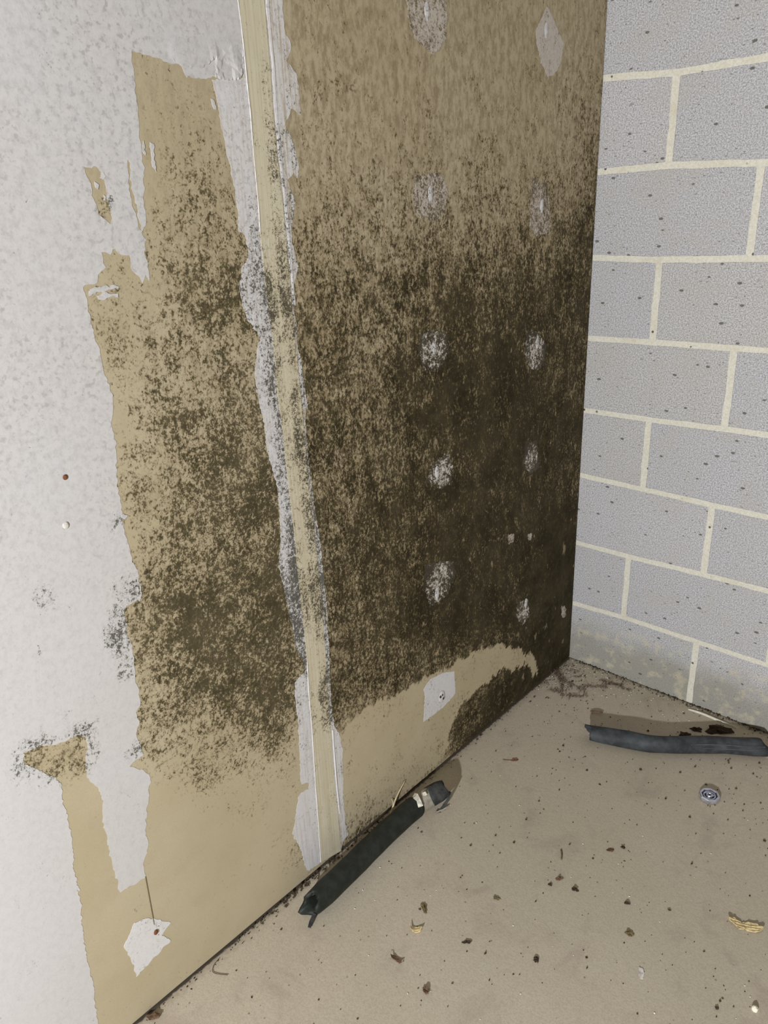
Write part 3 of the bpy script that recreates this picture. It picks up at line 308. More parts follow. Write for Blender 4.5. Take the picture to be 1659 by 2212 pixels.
def floor_mat():
    t = NT('painted_concrete_slab')
    n1 = t.noise(t.co, 2.3, 5, 0.62, 0.4); n2 = t.noise(t.co, 9, 5, 0.65, 0.5); n3 = t.noise(t.co, 300, 3, 0.7); n4 = t.noise(t.co, 90, 3, 0.6)
    c = t.mix(t.step(n1, 0.32, 0.70), (0.495, 0.442, 0.34), (0.54, 0.475, 0.378))
    c = t.mix(t.step(n2, 0.52, 0.76, 0, 0.65), c, (0.36, 0.295, 0.245))
    c = t.mix(t.step(n2, 0.44, 0.24, 0, 0.35), c, (0.54, 0.51, 0.40))
    c = t.mix(t.step(n3, 0.38, 0.68, 0, 0.42), c, (0.34, 0.28, 0.20))
    c = t.mix(t.step(n4, 0.60, 0.78, 0, 0.25), c, (0.36, 0.30, 0.235))
    d, cc = t.voro(t.co, 70); r = t.sep(cc)
    f = t.math('MULTIPLY', t.step(t.math('ADD', d, t.math('MULTIPLY', n4, 0.15)), 0.26, 0.16), t.step(r[0], 0.90, 0.93))
    c = t.mix(t.math('MULTIPLY', f, 0.65), c, (0.13, 0.10, 0.065))
    # grime collected beside both walls, with a painted gap shadow at the very edge
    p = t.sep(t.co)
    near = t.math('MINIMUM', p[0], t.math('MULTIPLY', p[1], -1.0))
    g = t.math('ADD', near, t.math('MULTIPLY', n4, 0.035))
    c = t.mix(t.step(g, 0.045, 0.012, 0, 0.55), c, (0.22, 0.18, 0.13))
    c = t.mix(t.step(t.math('ADD', near, t.math('MULTIPLY', n4, 0.010)), 0.011, 0.006, 0, 0.9), c, (0.040, 0.030, 0.020))  # thin dark line: shadow of the wall-base gap put into the slab colour
    t.bump(t.math('ADD', n3, t.math('MULTIPLY', n4, 1.4)), 0.28, 0.0010)
    return t.done(c, t.step(n2, 0.3, 0.7, 0.62, 0.8), 0.3)
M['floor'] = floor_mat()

M['gypsum'] = flat_mat('gypsum_core', (0.40, 0.36, 0.30))
M['stud'] = flat_mat('rough_framing', (0.16, 0.12, 0.08))
M['foam_dark'] = flat_mat('black_foam', (0.017, 0.020, 0.016), 0.62, 0.4, 45, 0.35, 0, 0.0008)
M['foam_grey'] = flat_mat('dark_grey_foam', (0.044, 0.050, 0.054), 0.66, 0.45, 32, 0.35, 0, 0.0008)
M['foam_cut'] = flat_mat('torn_foam_edge', (0.042, 0.044, 0.043), 0.8, 0.4, 80, 0.2)
M['ducttape'] = flat_mat('dusty_grey_tape', (0.30, 0.275, 0.225), 0.5, 0.25, 50, 0.4)
M['clear'] = flat_mat('pale_tape_end', (0.55, 0.53, 0.44), 0.35, 0.3, 90, 0.5)
M['steel'] = flat_mat('galvanised_steel', (0.62, 0.64, 0.74), 0.34, 0.2, 120, 0.5, 0.9)
M['steel_dark'] = flat_mat('dark_metal_recess', (0.018, 0.018, 0.028), 0.5, 0.3, 120, 0.4, 0.3)  # much darker metal tone for the recess of the cap
M['rust'] = flat_mat('rusty_screw', (0.16, 0.060, 0.025), 0.7, 0.4, 400)
M['hole'] = flat_mat('dark_screw_recess', (0.03, 0.02, 0.014), 0.8, 0.3, 400)
M['wood'] = flat_mat('yellow_wood', (0.56, 0.445, 0.235), 0.75, 0.35, 160)
M['wood_dk'] = flat_mat('brown_bark', (0.13, 0.078, 0.045), 0.8, 0.4, 160)
M['leaf'] = flat_mat('dry_leaf', (0.20, 0.095, 0.055), 0.75, 0.3, 160)
M['dirt'] = flat_mat('dark_dirt', (0.050, 0.034, 0.020), 0.9, 0.5, 200)
M['olive'] = flat_mat('olive_debris', (0.15, 0.115, 0.055), 0.9, 0.4, 200)
M['cream'] = flat_mat('cream_plaster', (0.80, 0.76, 0.62), 0.8, 0.1, 200)
M['pale'] = flat_mat('pale_flake', (0.60, 0.57, 0.52), 0.7, 0.2, 200)
M['root'] = flat_mat('reddish_root', (0.12, 0.082, 0.055), 0.7, 0.5, 220, 0.4)
M['straw'] = flat_mat('dry_straw', (0.62, 0.52, 0.33), 0.6, 0.25, 120)
M['grain'] = flat_mat('wet_mineral_grain', (0.93, 0.92, 0.90), 0.12, 0.03, 100, 0.8)
M['pencil'] = flat_mat('pencil_graphite', (0.20, 0.155, 0.095), 0.7, 0.2, 100)

# ------------------------------------------------------------------ object helpers
def link(name, me, mat=None, parent=None):
    o = bpy.data.objects.new(name, me); COL.objects.link(o)
    if mat is not None: me.materials.append(mat)
    if parent is not None: o.parent = parent
    return o
def mesh_of(name, verts, faces, smooth=False):
    me = bpy.data.meshes.new(name); me.from_pydata([tuple(v) for v in verts], [], [tuple(f) for f in faces]); me.update()
    if smooth: me.polygons.foreach_set('use_smooth', [True] * len(me.polygons))
    return me
def bm_mesh(name, bm, smooth=False):
    bmesh.ops.recalc_face_normals(bm, faces=bm.faces)
    me = bpy.data.meshes.new(name); bm.to_mesh(me); bm.free()
    if smooth: me.polygons.foreach_set('use_smooth', [True] * len(me.polygons))
    return me
def tag(o, label=None, cat=None, group=None, kind=None):
    if label: o['label'] = label
    if cat: o['category'] = cat
    if group: o['group'] = group
    if kind: o['kind'] = kind
    return o
def box_bm(bm, lo, hi):
    r = bmesh.ops.create_cube(bm, size=1.0)
    for v in r['verts']:
        v.co = Vector([(lo[i] + hi[i]) / 2 + v.co[i] * (hi[i] - lo[i]) for i in range(3)])
    return r['verts']
def mm(L): return [(a / 1000.0, b / 1000.0) for a, b in L]
def inside(poly, P):
    P = np.asarray(P); x, y = P[:, 0], P[:, 1]; r = np.zeros(len(P), bool)
    n = len(poly)
    for i in range(n):
        x1, y1 = poly[i]; x2, y2 = poly[(i + 1) % n]
        c = (y1 > y) != (y2 > y)
        if y1 != y2: r ^= c & (x < (x2 - x1) * (y - y1) / (y2 - y1) + x1)
    return r
def probit(p):
    """normal quantile, so a coverage becomes a noise threshold"""
    p = np.clip(p, 0.002, 0.9985)
    t = np.sqrt(-2 * np.log(np.minimum(p, 1 - p)))
    q = t - (2.515517 + 0.802853 * t + 0.010328 * t * t) / (1 + 1.432788 * t + 0.189269 * t * t + 0.001308 * t ** 3)
    return np.where(p < 0.5, -q, q)
def add_attr(me, name, vals):
    a = me.attributes.new(name, 'FLOAT', 'POINT'); a.data.foreach_set('value', np.asarray(vals, np.float32))

# ---- growth of the mould across the drywall (coarse survey grid, 25 mm)
LUT = np.interp(np.arange(19) / 2.0, range(10), [0.0, .045, .12, .22, .34, .47, .61, .77, .91, .985])
GRID = LUT[np.array(MOLD_ROWS)]
def growth(P):
    P = np.asarray(P); fx = np.clip((P[:, 0] + 1.65) / 0.025, 0, GRID.shape[1] - 1.001); fz = np.clip(P[:, 1] / 0.025, 0, GRID.shape[0] - 1.001)
    i, j = fz.astype(int), fx.astype(int); a, b = fz - i, fx - j
    g = (GRID[i, j] * (1 - b) + GRID[i, j + 1] * b) * (1 - a) + (GRID[i + 1, j] * (1 - b) + GRID[i + 1, j + 1] * b) * a
    g[(P[:, 0] < -1.65)] = 0
    return g
def blobs(P):
    g = np.zeros(len(P))
    for y, z, r, c in BLOBS:
        d = np.hypot(P[:, 0] - y / 1000, P[:, 1] - z / 1000) / (r * 0.00105)
        g = np.maximum(g, c * np.clip(1.45 - d, 0, 1))
    return g

# ------------------------------------------------------------------ floor
S = 0.02
bm = bmesh.new()
xs = np.linspace(-0.02, 2.0, 60); ysf = np.linspace(-3.2, 0.02, 90)
V = [(x, y, 0.0012 * noise.noise((x * 3, y * 3, 0)) - 0.0012) for y in ysf for x in xs]
Fc = [(j * 60 + i, j * 60 + i + 1, (j + 1) * 60 + i + 1, (j + 1) * 60 + i) for j in range(89) for i in range(59)]
nb = len(V)
V += [(-0.02, -3.2, -0.1), (2.0, -3.2, -0.1), (2.0, 0.02, -0.1), (-0.02, 0.02, -0.1)]
Fc += [(nb, nb + 3, nb + 2, nb + 1), (0, nb, nb + 1, 59), (nb - 60, nb - 1, nb + 2, nb + 3), (59, nb + 1, nb + 2, nb - 1), (0, nb - 60, nb + 3, nb)]
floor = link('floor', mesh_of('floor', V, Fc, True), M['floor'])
tag(floor, 'tan painted concrete floor scattered with grit', kind='structure')

# ------------------------------------------------------------------ block wall
bm = bmesh.new()
box_bm(bm, (-0.30, 0.0016, -0.02), (1.42, 0.19, 2.2352))
wall_back = link('wall_back', bm_mesh('wall_back', bm), M['mortar'])
tag(wall_back, 'grey concrete block wall with pale mortar joints', kind='structure')
H = 0.2032
ZL = {8: (1.6328, 1.6215, 1.6256), 7: (1.4245, 1.4287, 1.4180), 6: (1.2190, 1.2150, 1.2210), 5: (1.0106, 1.0135, 1.0160), 4: (0.8098, 0.8105, 0.8160),
      3: (0.6158, 0.6131, 0.6090), 2: (0.4015, 0.4022, 0.4109), 1: (0.1944, 0.2028, 0.2012), 0: (-0.004, -0.004, -0.004)}
JX = [0.3835, 0.1656, 0.3785, 0.1890, 0.3835, 0.1790, 0.3900, 0.1800, 0.385, 0.180, 0.385]
def zline(k, x):
    if k in ZL: return float(np.interp(x, [0.0, 0.18, 0.45], ZL[k]))
    return k * H
def block(x0, x1, k, mi):
    j = 0.0075
    pts = []
    def edge(p, q, n):
        for i in range(n):
            u = i / n; pts.append((p[0] + (q[0] - p[0]) * u, p[1] + (q[1] - p[1]) * u))
    a, b = x0 + j * 1.15, x1 - j * 1.15
    lo = lambda x: zline(k, x) + (j if k else 0.0); hi = lambda x: zline(k + 1, x) - j
    nx = 14
    for i in range(nx): x = a + (b - a) * i / nx; pts.append((x, lo(x)))
    edge((b, lo(b)), (b, hi(b)), 7)
    for i in range(nx): x = b + (a - b) * i / nx; pts.append((x, hi(x)))
    edge((a, hi(a)), (a, lo(a)), 7)
    n = len(pts); V = []; cx = (a + b) / 2; cz = (lo(cx) + hi(cx)) / 2
    for ring, (ins, y) in enumerate(((0.0, 0.012), (0.0, 0.0009), (0.0016, 0.0))):
        for x, z in pts:
            w = 0.0016 * noise.noise((x * 60, z * 60, 3.1)) + 0.0010 * noise.noise((x * 190, z * 190, 8.7))
            sx = 1 - (ins + w) / (b - a) * 2; sz = 1 - (ins + w) / 0.19 * 2
            V.append((cx + (x - cx) * sx, y, cz + (z - cz) * sz))
    V.append((cx, 0.0, cz))
    Fc = [(r * n + i, r * n + (i + 1) % n, (r + 1) * n + (i + 1) % n, (r + 1) * n + i) for r in range(2) for i in range(n)]
    Fc += [(2 * n + i, 2 * n + (i + 1) % n, 3 * n) for i in range(n)]
    return link('concrete_block', mesh_of('concrete_block', V, Fc), M['block'][mi], wall_back)
for k in range(11):
    j0 = JX[k]
    xs = [j0 - 0.8128, j0 - 0.4064, j0, j0 + 0.4064, j0 + 0.8128, j0 + 1.2192]
    for a, b in zip(xs[:-1], xs[1:]):
        a = max(a, -0.29); b = min(b, 1.41)
        if b - a < 0.06 or b < -0.01: continue
        block(a, b, k, random.randrange(4))

# ------------------------------------------------------------------ drywall
SY = -1.072
bm = bmesh.new()
box_bm(bm, (-0.102, -2.70, 0.0), (-0.0128, -0.012, 2.2352))
wall_left = link('wall_left', bm_mesh('wall_left', bm), M['stud'])
tag(wall_left, 'drywall partition stained with dark mould', kind='structure')

def sheet_x(y, z): return 0.0010 * noise.noise((y * 2.2, z * 2.2, 5.0)) - 0.0010
clean = mm(CLEAN)
def sheet(y0, y1, z0, z1, mat, right):
    st = 0.006
    ny = int(round((y1 - y0) / st)) + 1; nz = int(round((z1 - z0) / st)) + 1
    Y = np.linspace(y0, y1, ny); Z = np.linspace(z0, z1, nz)
    P = np.array([(y, z) for z in Z for y in Y])
    X = np.array([sheet_x(y, z) for y, z in P])
    V = np.column_stack([X, P])
    nf = len(V)
    back = V.copy()
    idx = np.arange(nf).reshape(nz, ny)
    Fc = np.column_stack([idx[:-1, :-1].ravel(), idx[:-1, 1:].ravel(), idx[1:, 1:].ravel(), idx[1:, :-1].ravel()]).tolist()
    ring = list(idx[0, :]) + list(idx[1:, -1]) + list(idx[-1, -2::-1]) + list(idx[-2:0:-1, 0])
    V = V.tolist() + [(-0.0127, P[i, 0], P[i, 1]) for i in ring]
    n = len(ring)
    Fc += [(ring[i], nf + i, nf + (i + 1) % n, ring[(i + 1) % n]) for i in range(n)]
    Fc.append(tuple(nf + i for i in range(n))[::-1])
    me = mesh_of('drywall_sheet', V, Fc)
    g = growth(P)
    if right:
        g = np.clip(g, 0, 1) ** (0.50 + 0.70 * np.clip((P[:, 1] - 1.15) / 0.3, 0, 1))
        J = np.array([(0.010 * noise.noise((y * 55, z * 55, 3.0)) + 0.006 * noise.noise((y * 140, z * 140, 7.0)), 0.014 * noise.noise((y * 70, z * 45, 11.0)) + 0.008 * noise.noise((y * 160, z * 120, 5.0))) for y, z in P])
        cl = inside(clean, P + J); g = np.where(cl, np.minimum(g, 0.03 + 0.0 * g), g)
        # thin scatter low down beside the slab
        low = cl & (P[:, 1] < 0.10) & (P[:, 0] > -1.0); g = np.where(low, (0.10 + 0.22 * np.exp(-((P[:, 0] + 0.95) / 0.06) ** 2)) * (1 - P[:, 1] / 0.10) + 0.03, g)
        s = np.clip((P[:, 1] - 0.75) / 0.7, 0, 1) * 0.52 * np.clip((2.3 - P[:, 1]) / 0.6, 0, 1)
        s = np.maximum(s, 0.55 * np.clip((g - 0.12) / 0.4, 0, 1))
        s = np.where(cl, 0.0, s)
    else:
        g = np.maximum(g ** 1.02, blobs(P) * 0.9)
        s = 0.20 * np.clip((P[:, 1] - 1.0) / 0.5, 0, 1) + 0.24 * np.clip((g - 0.2) / 0.4, 0, 1)
    pr = probit(g)
    if right: pr = pr + np.where(g > 0.5, 1.3 * np.clip((P[:, 0] + 0.30) / 0.22, 0, 1) * np.clip((0.58 - P[:, 1]) / 0.12, 0, 1), 0)
    add_attr(me, 'mold', np.concatenate([pr, np.full(n, -3.0)]))
    add_attr(me, 'stain', np.concatenate([s, np.zeros(n)]))
    return link('drywall_sheet', me, mat, wall_left)
sheet(-2.70, SY, 0.004, 2.2352, M['paper_left'], False)
sheet(SY + 0.001, -0.004, 0.004, 2.2352, M['paper_right'], True)

def ragged(poly, step, amp, freq=90.0):
    out = []
    n = len(poly)
    for i in range(n):
        a = Vector(poly[i]); b = Vector(poly[(i + 1) % n]); d = b - a; L = d.length
        k = max(1, int(L / step)); nr = Vector((-d.y, d.x)) / max(L, 1e-6)
        if L < 1e-6: continue
        for j in range(k):
            p = a + d * (j / k)
            w = amp * (noise.noise((p.x * freq, p.y * freq, 2.0)) + 0.75 * noise.noise((p.x * freq * 3, p.y * freq * 3, 9.0)))
            out.append((p.x + nr.x * w, p.y + nr.y * w))
    return out
def layer(name, rings, t, base, mat, parent, cover, grid=0.008, step=0.006, amp=0.0012, taper=None, label=None):
    """thin coat on the drywall: outline rings in (y, z) metres, thickness t, coverage function for the mould"""
    rr = [ragged(r, step, amp) for r in rings]
    pts, edges = [], []
    for r in rr:
        b0 = len(pts); pts += r; edges += [(b0 + i, b0 + (i + 1) % len(r)) for i in range(len(r))]
    A = np.array(rr[0]); lo, hi = A.min(0), A.max(0)
    gy, gz = np.meshgrid(np.arange(lo[0], hi[0], grid), np.arange(lo[1], hi[1], grid))
    Q = np.column_stack([gy.ravel(), gz.ravel()]) + rng.uniform(-0.2, 0.2, (gy.size, 2)) * grid
    ok = np.zeros(len(Q), bool)
    for r in rr: ok ^= inside(r, Q)
    Q = Q[ok]
    allp = [Vector(p) for p in pts] + [Vector((float(a), float(b))) for a, b in Q]
    vo, eo, fo, *_ = delaunay_2d_cdt(allp, edges, [], 0, 1e-7)
    P = np.array([(v.x, v.y) for v in vo]); T = np.array([f for f in fo if len(f) == 3])
    cen = P[T].mean(1); keep = np.zeros(len(T), bool)
    for r in rr: keep ^= inside(r, cen)
    T = T[keep]
    ec = {}
    for f in T:
        for i in range(3):
            e = (int(f[i]), int(f[(i + 1) % 3])); k = tuple(sorted(e)); ec.setdefault(k, []).append(e)
    rim = [v[0] for v in ec.values() if len(v) == 1]
    rv = sorted({a for e in rim for a in e}); mp = {a: i for i, a in enumerate(rv)}
    n = len(P)
    X = np.array([sheet_x(p[0], p[1]) + base + t + 0.35 * t * noise.noise((p[0] * 30, p[1] * 30, 1.0)) for p in P])
    if taper: X = np.array([X[i] - t * 1.0 * (1 - taper(P[i, 0], P[i, 1])) for i in range(n)])
    V = [(X[i], P[i, 0], P[i, 1]) for i in range(n)] + [(-0.004, P[a, 0], P[a, 1]) for a in rv]
    Fc = [tuple(int(q) for q in f) for f in T] + [(b, a, n + mp[a], n + mp[b]) for a, b in rim]
    me = mesh_of(name, V, Fc)
    me.validate()
    g = cover(P) if callable(cover) else np.full(n, cover)
    add_attr(me, 'mold', np.concatenate([probit(g), probit(g)[rv]]))
    bm = bmesh.new(); bm.from_mesh(me); bmesh.ops.recalc_face_normals(bm, faces=bm.faces)
    if sum(f.normal.x * f.calc_area() for f in bm.faces) < 0: bmesh.ops.reverse_faces(bm, faces=bm.faces)
    bm.to_mesh(me); bm.free()
    o = link(name, me, mat, parent)
    if label: o['label'] = label
    return o

layer('paint_coat', [mm(SKIM)] + [mm(h) for h in SKIM_HOLES], 0.0004, 0.0, M['paint'], wall_left, lambda P: blobs(P), grid=0.016, amp=0.0030, step=0.0035,
      label='white primer coat torn away in ragged vertical edges')
def lip_taper(y, z): return max(-0.1, min(1, (1.595 - z) / 0.025)) * max(0, min(1, (y + 1.238) / 0.02)) * (1 + 0.9 * math.sin(y * 900) * max(0, min(1, (y + 1.17) / 0.02)))
layer('paint_lip', [mm(LIP)], 0.0013, 0.0, M['paint'], wall_left, 0.0, grid=0.006, amp=0.0030, step=0.003, taper=lip_taper, label='wrinkled lower lip of the white coat')

def strip_cov(P):
    z = P[:, 1]; tl = np.interp(z, [a[1] / 1000 for a in TAPE_L][::-1], [a[0] / 1000 for a in TAPE_L][::-1])
    d = tl - P[:, 0]
    inner = np.interp(z, [0, .40, .50, .53, .62, .75, .85, 1.0, 1.1, 1.2, 1.3, 1.36, 1.42, 1.6], [.02, .05, .16, .75, .90, .86, .62, .60, .62, .55, .40, .18, .05, .03])
    outer = np.interp(z, [0, .40, .50, .53, .62, .75, .85, 1.0, 1.1, 1.2, 1.3, 1.36, 1.42, 1.6], [.02, .05, .10, .60, .85, .50, .12, .14, .15, .22, .20, .06, .02, .02])
    return outer + (inner - outer) * np.clip(1.4 - d / 0.022, 0, 1)
layer('compound_strip', [mm(STRIP_L)], 0.0005, 0.0, M['thin_left'], wall_left, strip_cov, grid=0.007, amp=0.0032, step=0.004)
def flank_cov(P):
    return np.interp(P[:, 1], [0, .33, .40, .5, .6, .75, .95, 1.1, 1.3, 1.4, 1.5, 1.7], [.03, .05, .62, .55, .72, .66, .68, .5, .28, .30, .10, .04])
layer('compound_strip', [mm(STRIP_R)], 0.0005, 0.0, M['thin'], wall_left, flank_cov, grid=0.006, amp=0.0026, step=0.004)

def tape_cov(P):
    z = P[:, 1]; tl = np.interp(z, [a[1] / 1000 for a in TAPE_L][::-1], [a[0] / 1000 for a in TAPE_L][::-1])
    u = (P[:, 0] - tl) / 0.05
    zz = [0, .33, .37, .45, .50, .53, .57, .62, .70, .80, .92, 1.0, 1.08, 1.2, 1.27, 1.33, 1.37, 1.42, 1.47, 1.52, 1.6]
    R = np.interp(z, zz, [.01, .02, .30, .62, .20, .04, .45, .62, .52, .48, .55, .58, .40, .60, .50, .30, .05, .45, .35, .22, .02])
    Lf = np.interp(z, zz, [.01, .03, .12, .12, .03, .03, .10, .42, .45, .10, .10, .35, .15, .62, .42, .15, .02, .02, .03, .02, .01])
    k = np.clip((u - 0.42) / 0.18, 0, 1)
    mid = np.exp(-((u - 0.42) / 0.09) ** 2)
    return np.clip((Lf + (R - Lf) * k) * (1 - 0.75 * mid), 0, 1)
layer('joint_tape', [mm(TAPE_L) + mm(TAPE_R)[::-1]], 0.0010, 0.0, M['tape'], wall_left, tape_cov, grid=0.006, step=0.012, amp=0.0004, label='cream paper joint tape running down the seam')

def ridge(name, path, w, h, mat, parent, base=0.0, cov=None):
    """narrow raised bead along a (y, z) path"""
    V, Fc = [], []
    n = len(path)
    for i, (y, z) in enumerate(path):
        ww = w * (0.75 + 0.5 * noise.noise((y * 40, z * 40, 4.0))); hh = h * (0.85 + 0.5 * noise.noise((y * 25, z * 25, 6.0)))
        q = base + sheet_x(y, z); V += [(q - 0.002, y - ww, z), (q + hh * 0.8, y - ww * 0.5, z), (q + hh, y + ww * 0.2, z), (q - 0.002, y + ww, z)]
    for i in range(n - 1):
        for k in range(3): Fc.append((i * 4 + k, i * 4 + k + 1, i * 4 + k + 5, i * 4 + k + 4))
    Fc += [(0, 3, 2, 1), ((n - 1) * 4, (n - 1) * 4 + 1, (n - 1) * 4 + 2, (n - 1) * 4 + 3)]
    me = mesh_of(name, V, Fc)
    c = np.array([cov((z)) if cov else 0.0 for (y, z) in path]); add_attr(me, 'mold', probit(np.repeat(c, 4)))
    bm = bmesh.new(); bm.from_mesh(me); bmesh.ops.recalc_face_normals(bm, faces=bm.faces); bm.to_mesh(me); bm.free()
    return link(name, me, mat, parent)
def resamp(path, step=0.008):
    out = []
    for a, b in zip(path[:-1], path[1:]):
        L = math.dist(a, b); k = max(1, int(L / step))
        out += [(a[0] + (b[0] - a[0]) * i / k, a[1] + (b[1] - a[1]) * i / k) for i in range(k)]
    return out + [path[-1]]
TLp, TRp = mm(TAPE_L), mm(TAPE_R)
ridge('compound_ridge', resamp([p for p in TLp if p[1] > 1.33]), 0.0012, 0.0013, M['compound'], wall_left, 0.0006)
ridge('compound_ridge', resamp([p for p in TLp if p[1] < 0.53]), 0.0012, 0.0013, M['compound'], wall_left, 0.0006)
ridge('compound_ridge', resamp([(y + 0.007, z) for y, z in TRp if z > 1.21]), 0.008, 0.0013, M['compound'], wall_left, 0.0002,
      lambda z: float(np.interp(z, [1.2, 1.3, 1.4, 1.46, 1.5], [.35, .3, .25, .3, .02])))
ridge('compound_ridge', resamp([(y + 0.006, z) for y, z in TRp if 0.02 < z < 0.34]), 0.003, 0.0016, M['compound'], wall_left, 0.0004)

names = {0: None, 1: 'clean white compound dab around a set screw', 2: 'white compound scrap around a rusty screw hole'}
for poly, cov, dab, hole in PATCHES:
    P0 = mm(poly)
    cy, cz = np.mean(P0, 0); rad = max(math.dist(p, (cy, cz)) for p in P0)
    def pc(P, cov=cov, cy=cy, cz=cz, rad=rad):
        d = np.hypot(P[:, 0] - cy, P[:, 1] - cz) / rad
        return np.clip(cov * (0.62 + 0.66 * d ** 1.3), 0, 0.985) if cov > 0.1 else np.full(len(P), cov)
    p = layer('compound_patch', [P0], 0.0006, 0.0, (M['spot'] if cov > 0.7 else M['spot_thin'] if (cov > 0.1 or hole == 0) else M['compound']), wall_left, pc, grid=0.007, amp=0.0060 if cov > 0.4 else 0.0026, step=0.003, label=names[hole])
    if dab:
        dy, dz = dab[0] / 1000, dab[1] / 1000
        a, b = (0.013, 0.017) if hole == 1 else (0.008, 0.015)
        if hole < 2:
            V, Fc = [], []
            for r in range(4):
                rr_ = 1 - r / 3.5
                for i in range(18):
                    th = 2 * math.pi * i / 18; w = 1 + 0.22 * noise.noise((math.cos(th) * 2 + dy * 50, math.sin(th) * 2, dz * 9))
                    V.append((0.0004 + (0.0026 if hole == 1 else 0.0016) * (1 - rr_ ** 2), dy + a * rr_ * w * math.cos(th), dz + b * rr_ * w * math.sin(th)))
            for r in range(3):
                for i in range(18): Fc.append((r * 18 + i, r * 18 + (i + 1) % 18, (r + 1) * 18 + (i + 1) % 18, (r + 1) * 18 + i))
            Fc.append(tuple(range(54, 72)))
            me = mesh_of('compound_dab', V, Fc, True); add_attr(me, 'mold', probit(np.full(len(V), min(cov * 0.3, 0.16))))
            link('compound_dab', me, M['compound'], p)
        if hole:
            for k, (oy, oz, r) in enumerate(((0, 0, 0.0042),) if hole == 2 else ((-0.007, 0.004, 0.0030), (0.0, 0.006, 0.0022), (0.004, -0.006, 0.0028))):
                bm = bmesh.new()
                bmesh.ops.create_uvsphere(bm, u_segments=10, v_segments=6, radius=1)
                for v in bm.verts:
                    v.co = Vector((0.0022 * v.co.x + (0.001 if hole == 2 else 0.0022), dy + oy + r * v.co.y, dz + oz + r * 1.3 * v.co.z))
                link('screw_head', bm_mesh('screw_head', bm, True), M['rust'] if (hole == 2) else M['hole'], p)
for f in FLAKES:
    layer('paint_flake', [mm(f)], 0.0009, 0.0, M['paint'], wall_left, 0.02, grid=0.006, step=0.003, amp=0.0030)
def line_bar(name, a, b, w, mat, parent, x=0.0004):
    bm = bmesh.new(); a = Vector(a); b = Vector(b); d = (b - a).normalized(); nr = Vector((-d.y, d.x)) * w
    vs = [bm.verts.new((xx, p.x + s * nr.x, p.y + s * nr.y)) for xx in (-0.003, x) for p, s in ((a, -1), (a, 1), (b, 1), (b, -1))]
    for f in ((0, 1, 2, 3), (4, 5, 6, 7), (0, 1, 5, 4), (1, 2, 6, 5), (2, 3, 7, 6), (3, 0, 4, 7)): bm.faces.new([vs[i] for i in f])
    return link(name, bm_mesh(name, bm), mat, parent)
line_bar('pencil_line', *mm(LINE), 0.00035, M['pencil'], wall_left)
line_bar('pencil_line', *mm(LINE2), 0.0007, M['pencil'], wall_left)
for (y, z), r, mt in (((RUST[0] / 1000, RUST[1] / 1000), 0.0036, 'rust'), ((CHIP[0] / 1000, CHIP[1] / 1000), 0.0048, 'pale')):
    bm = bmesh.new(); bmesh.ops.create_uvsphere(bm, u_segments=12, v_segments=7, radius=1)
    for v in bm.verts: v.co = Vector((0.0011 * v.co.x - 0.0002, y + r * v.co.y, z + r * 1.1 * v.co.z))
    tag(link('screw_pop', bm_mesh('screw_pop', bm, True), M[mt], wall_left), 'rusty screw head showing through white primer' if mt == 'rust' else None)

# ------------------------------------------------------------------ foam tubes
def tube(name, path, radius, inner, mat, parent, start=None, end=None, seg=32, squash=None):
    """hollow tube along path; start/end(angle) shift the cut along the axis; angle 0 = side, 90 = up"""
    path = [Vector(p) for p in path]; n = len(path); V, Fc = [], []
    rings = []
    for shell, rad in (('o', radius), ('i', inner)):
        for i, p in enumerate(path):
            t = (path[min(i + 1, n - 1)] - path[max(i - 1, 0)]).normalized()
            side = t.cross(Vector((0, 0, 1))).normalized(); up = side.cross(t)
            for k in range(seg):
                a = 2 * math.pi * k / seg
                sq = squash(i / (n - 1), a) if squash else 1.0
                q = p + (side * math.cos(a) + up * math.sin(a)) * rad * sq
                w = 0.0012 * noise.noise(q * 28)
                q = q + (side * math.cos(a) + up * math.sin(a)) * w
                if i == 0 and start: q = q - t * start(a)
                if i == n - 1 and end: q = q + t * end(a)
                q.z = max(q.z, 0.0012)
                V.append(q)
    N = n * seg
    for i in range(n - 1):
        for k in range(seg):
            a, b = i * seg + k, i * seg + (k + 1) % seg
            Fc.append((a, b, b + seg, a + seg)); Fc.append((N + a, N + a + seg, N + b + seg, N + b))
    for i in (0, n - 1):
        for k in range(seg):
            a, b = i * seg + k, i * seg + (k + 1) % seg
            Fc.append((a, N + a, N + b, b))
    bm = bmesh.new(); vs = [bm.verts.new(v) for v in V]
    for f in Fc: bm.faces.new([vs[i] for i in f])
    return link(name, bm_mesh(name, bm, True), mat, parent)
def spline(pts, n):
    pts = [Vector(p) for p in pts]; out = []
    P = [pts[0] * 2 - pts[1]] + pts + [pts[-1] * 2 - pts[-2]]
    for i in range(len(pts) - 1):
        p0, p1, p2, p3 = P[i:i + 4]
        for j in range(n):
            t = j / n
            out.append(0.5 * ((2 * p1) + (p2 - p0) * t + (2 * p0 - 5 * p1 + 4 * p2 - p3) * t * t + (3 * p1 - p0 - 3 * p2 + p3) * t ** 3))
    return out + [pts[-1]]
def empty(name, loc):
    o = bpy.data.objects.new(name, None); o.location = loc; o.empty_display_size = 0.02; COL.objects.link(o); return o
def settle(o, root):   # children built in world space: keep them there under the moved root
    o.matrix_parent_inverse = Matrix.Translation(-Vector(root.location)); return o

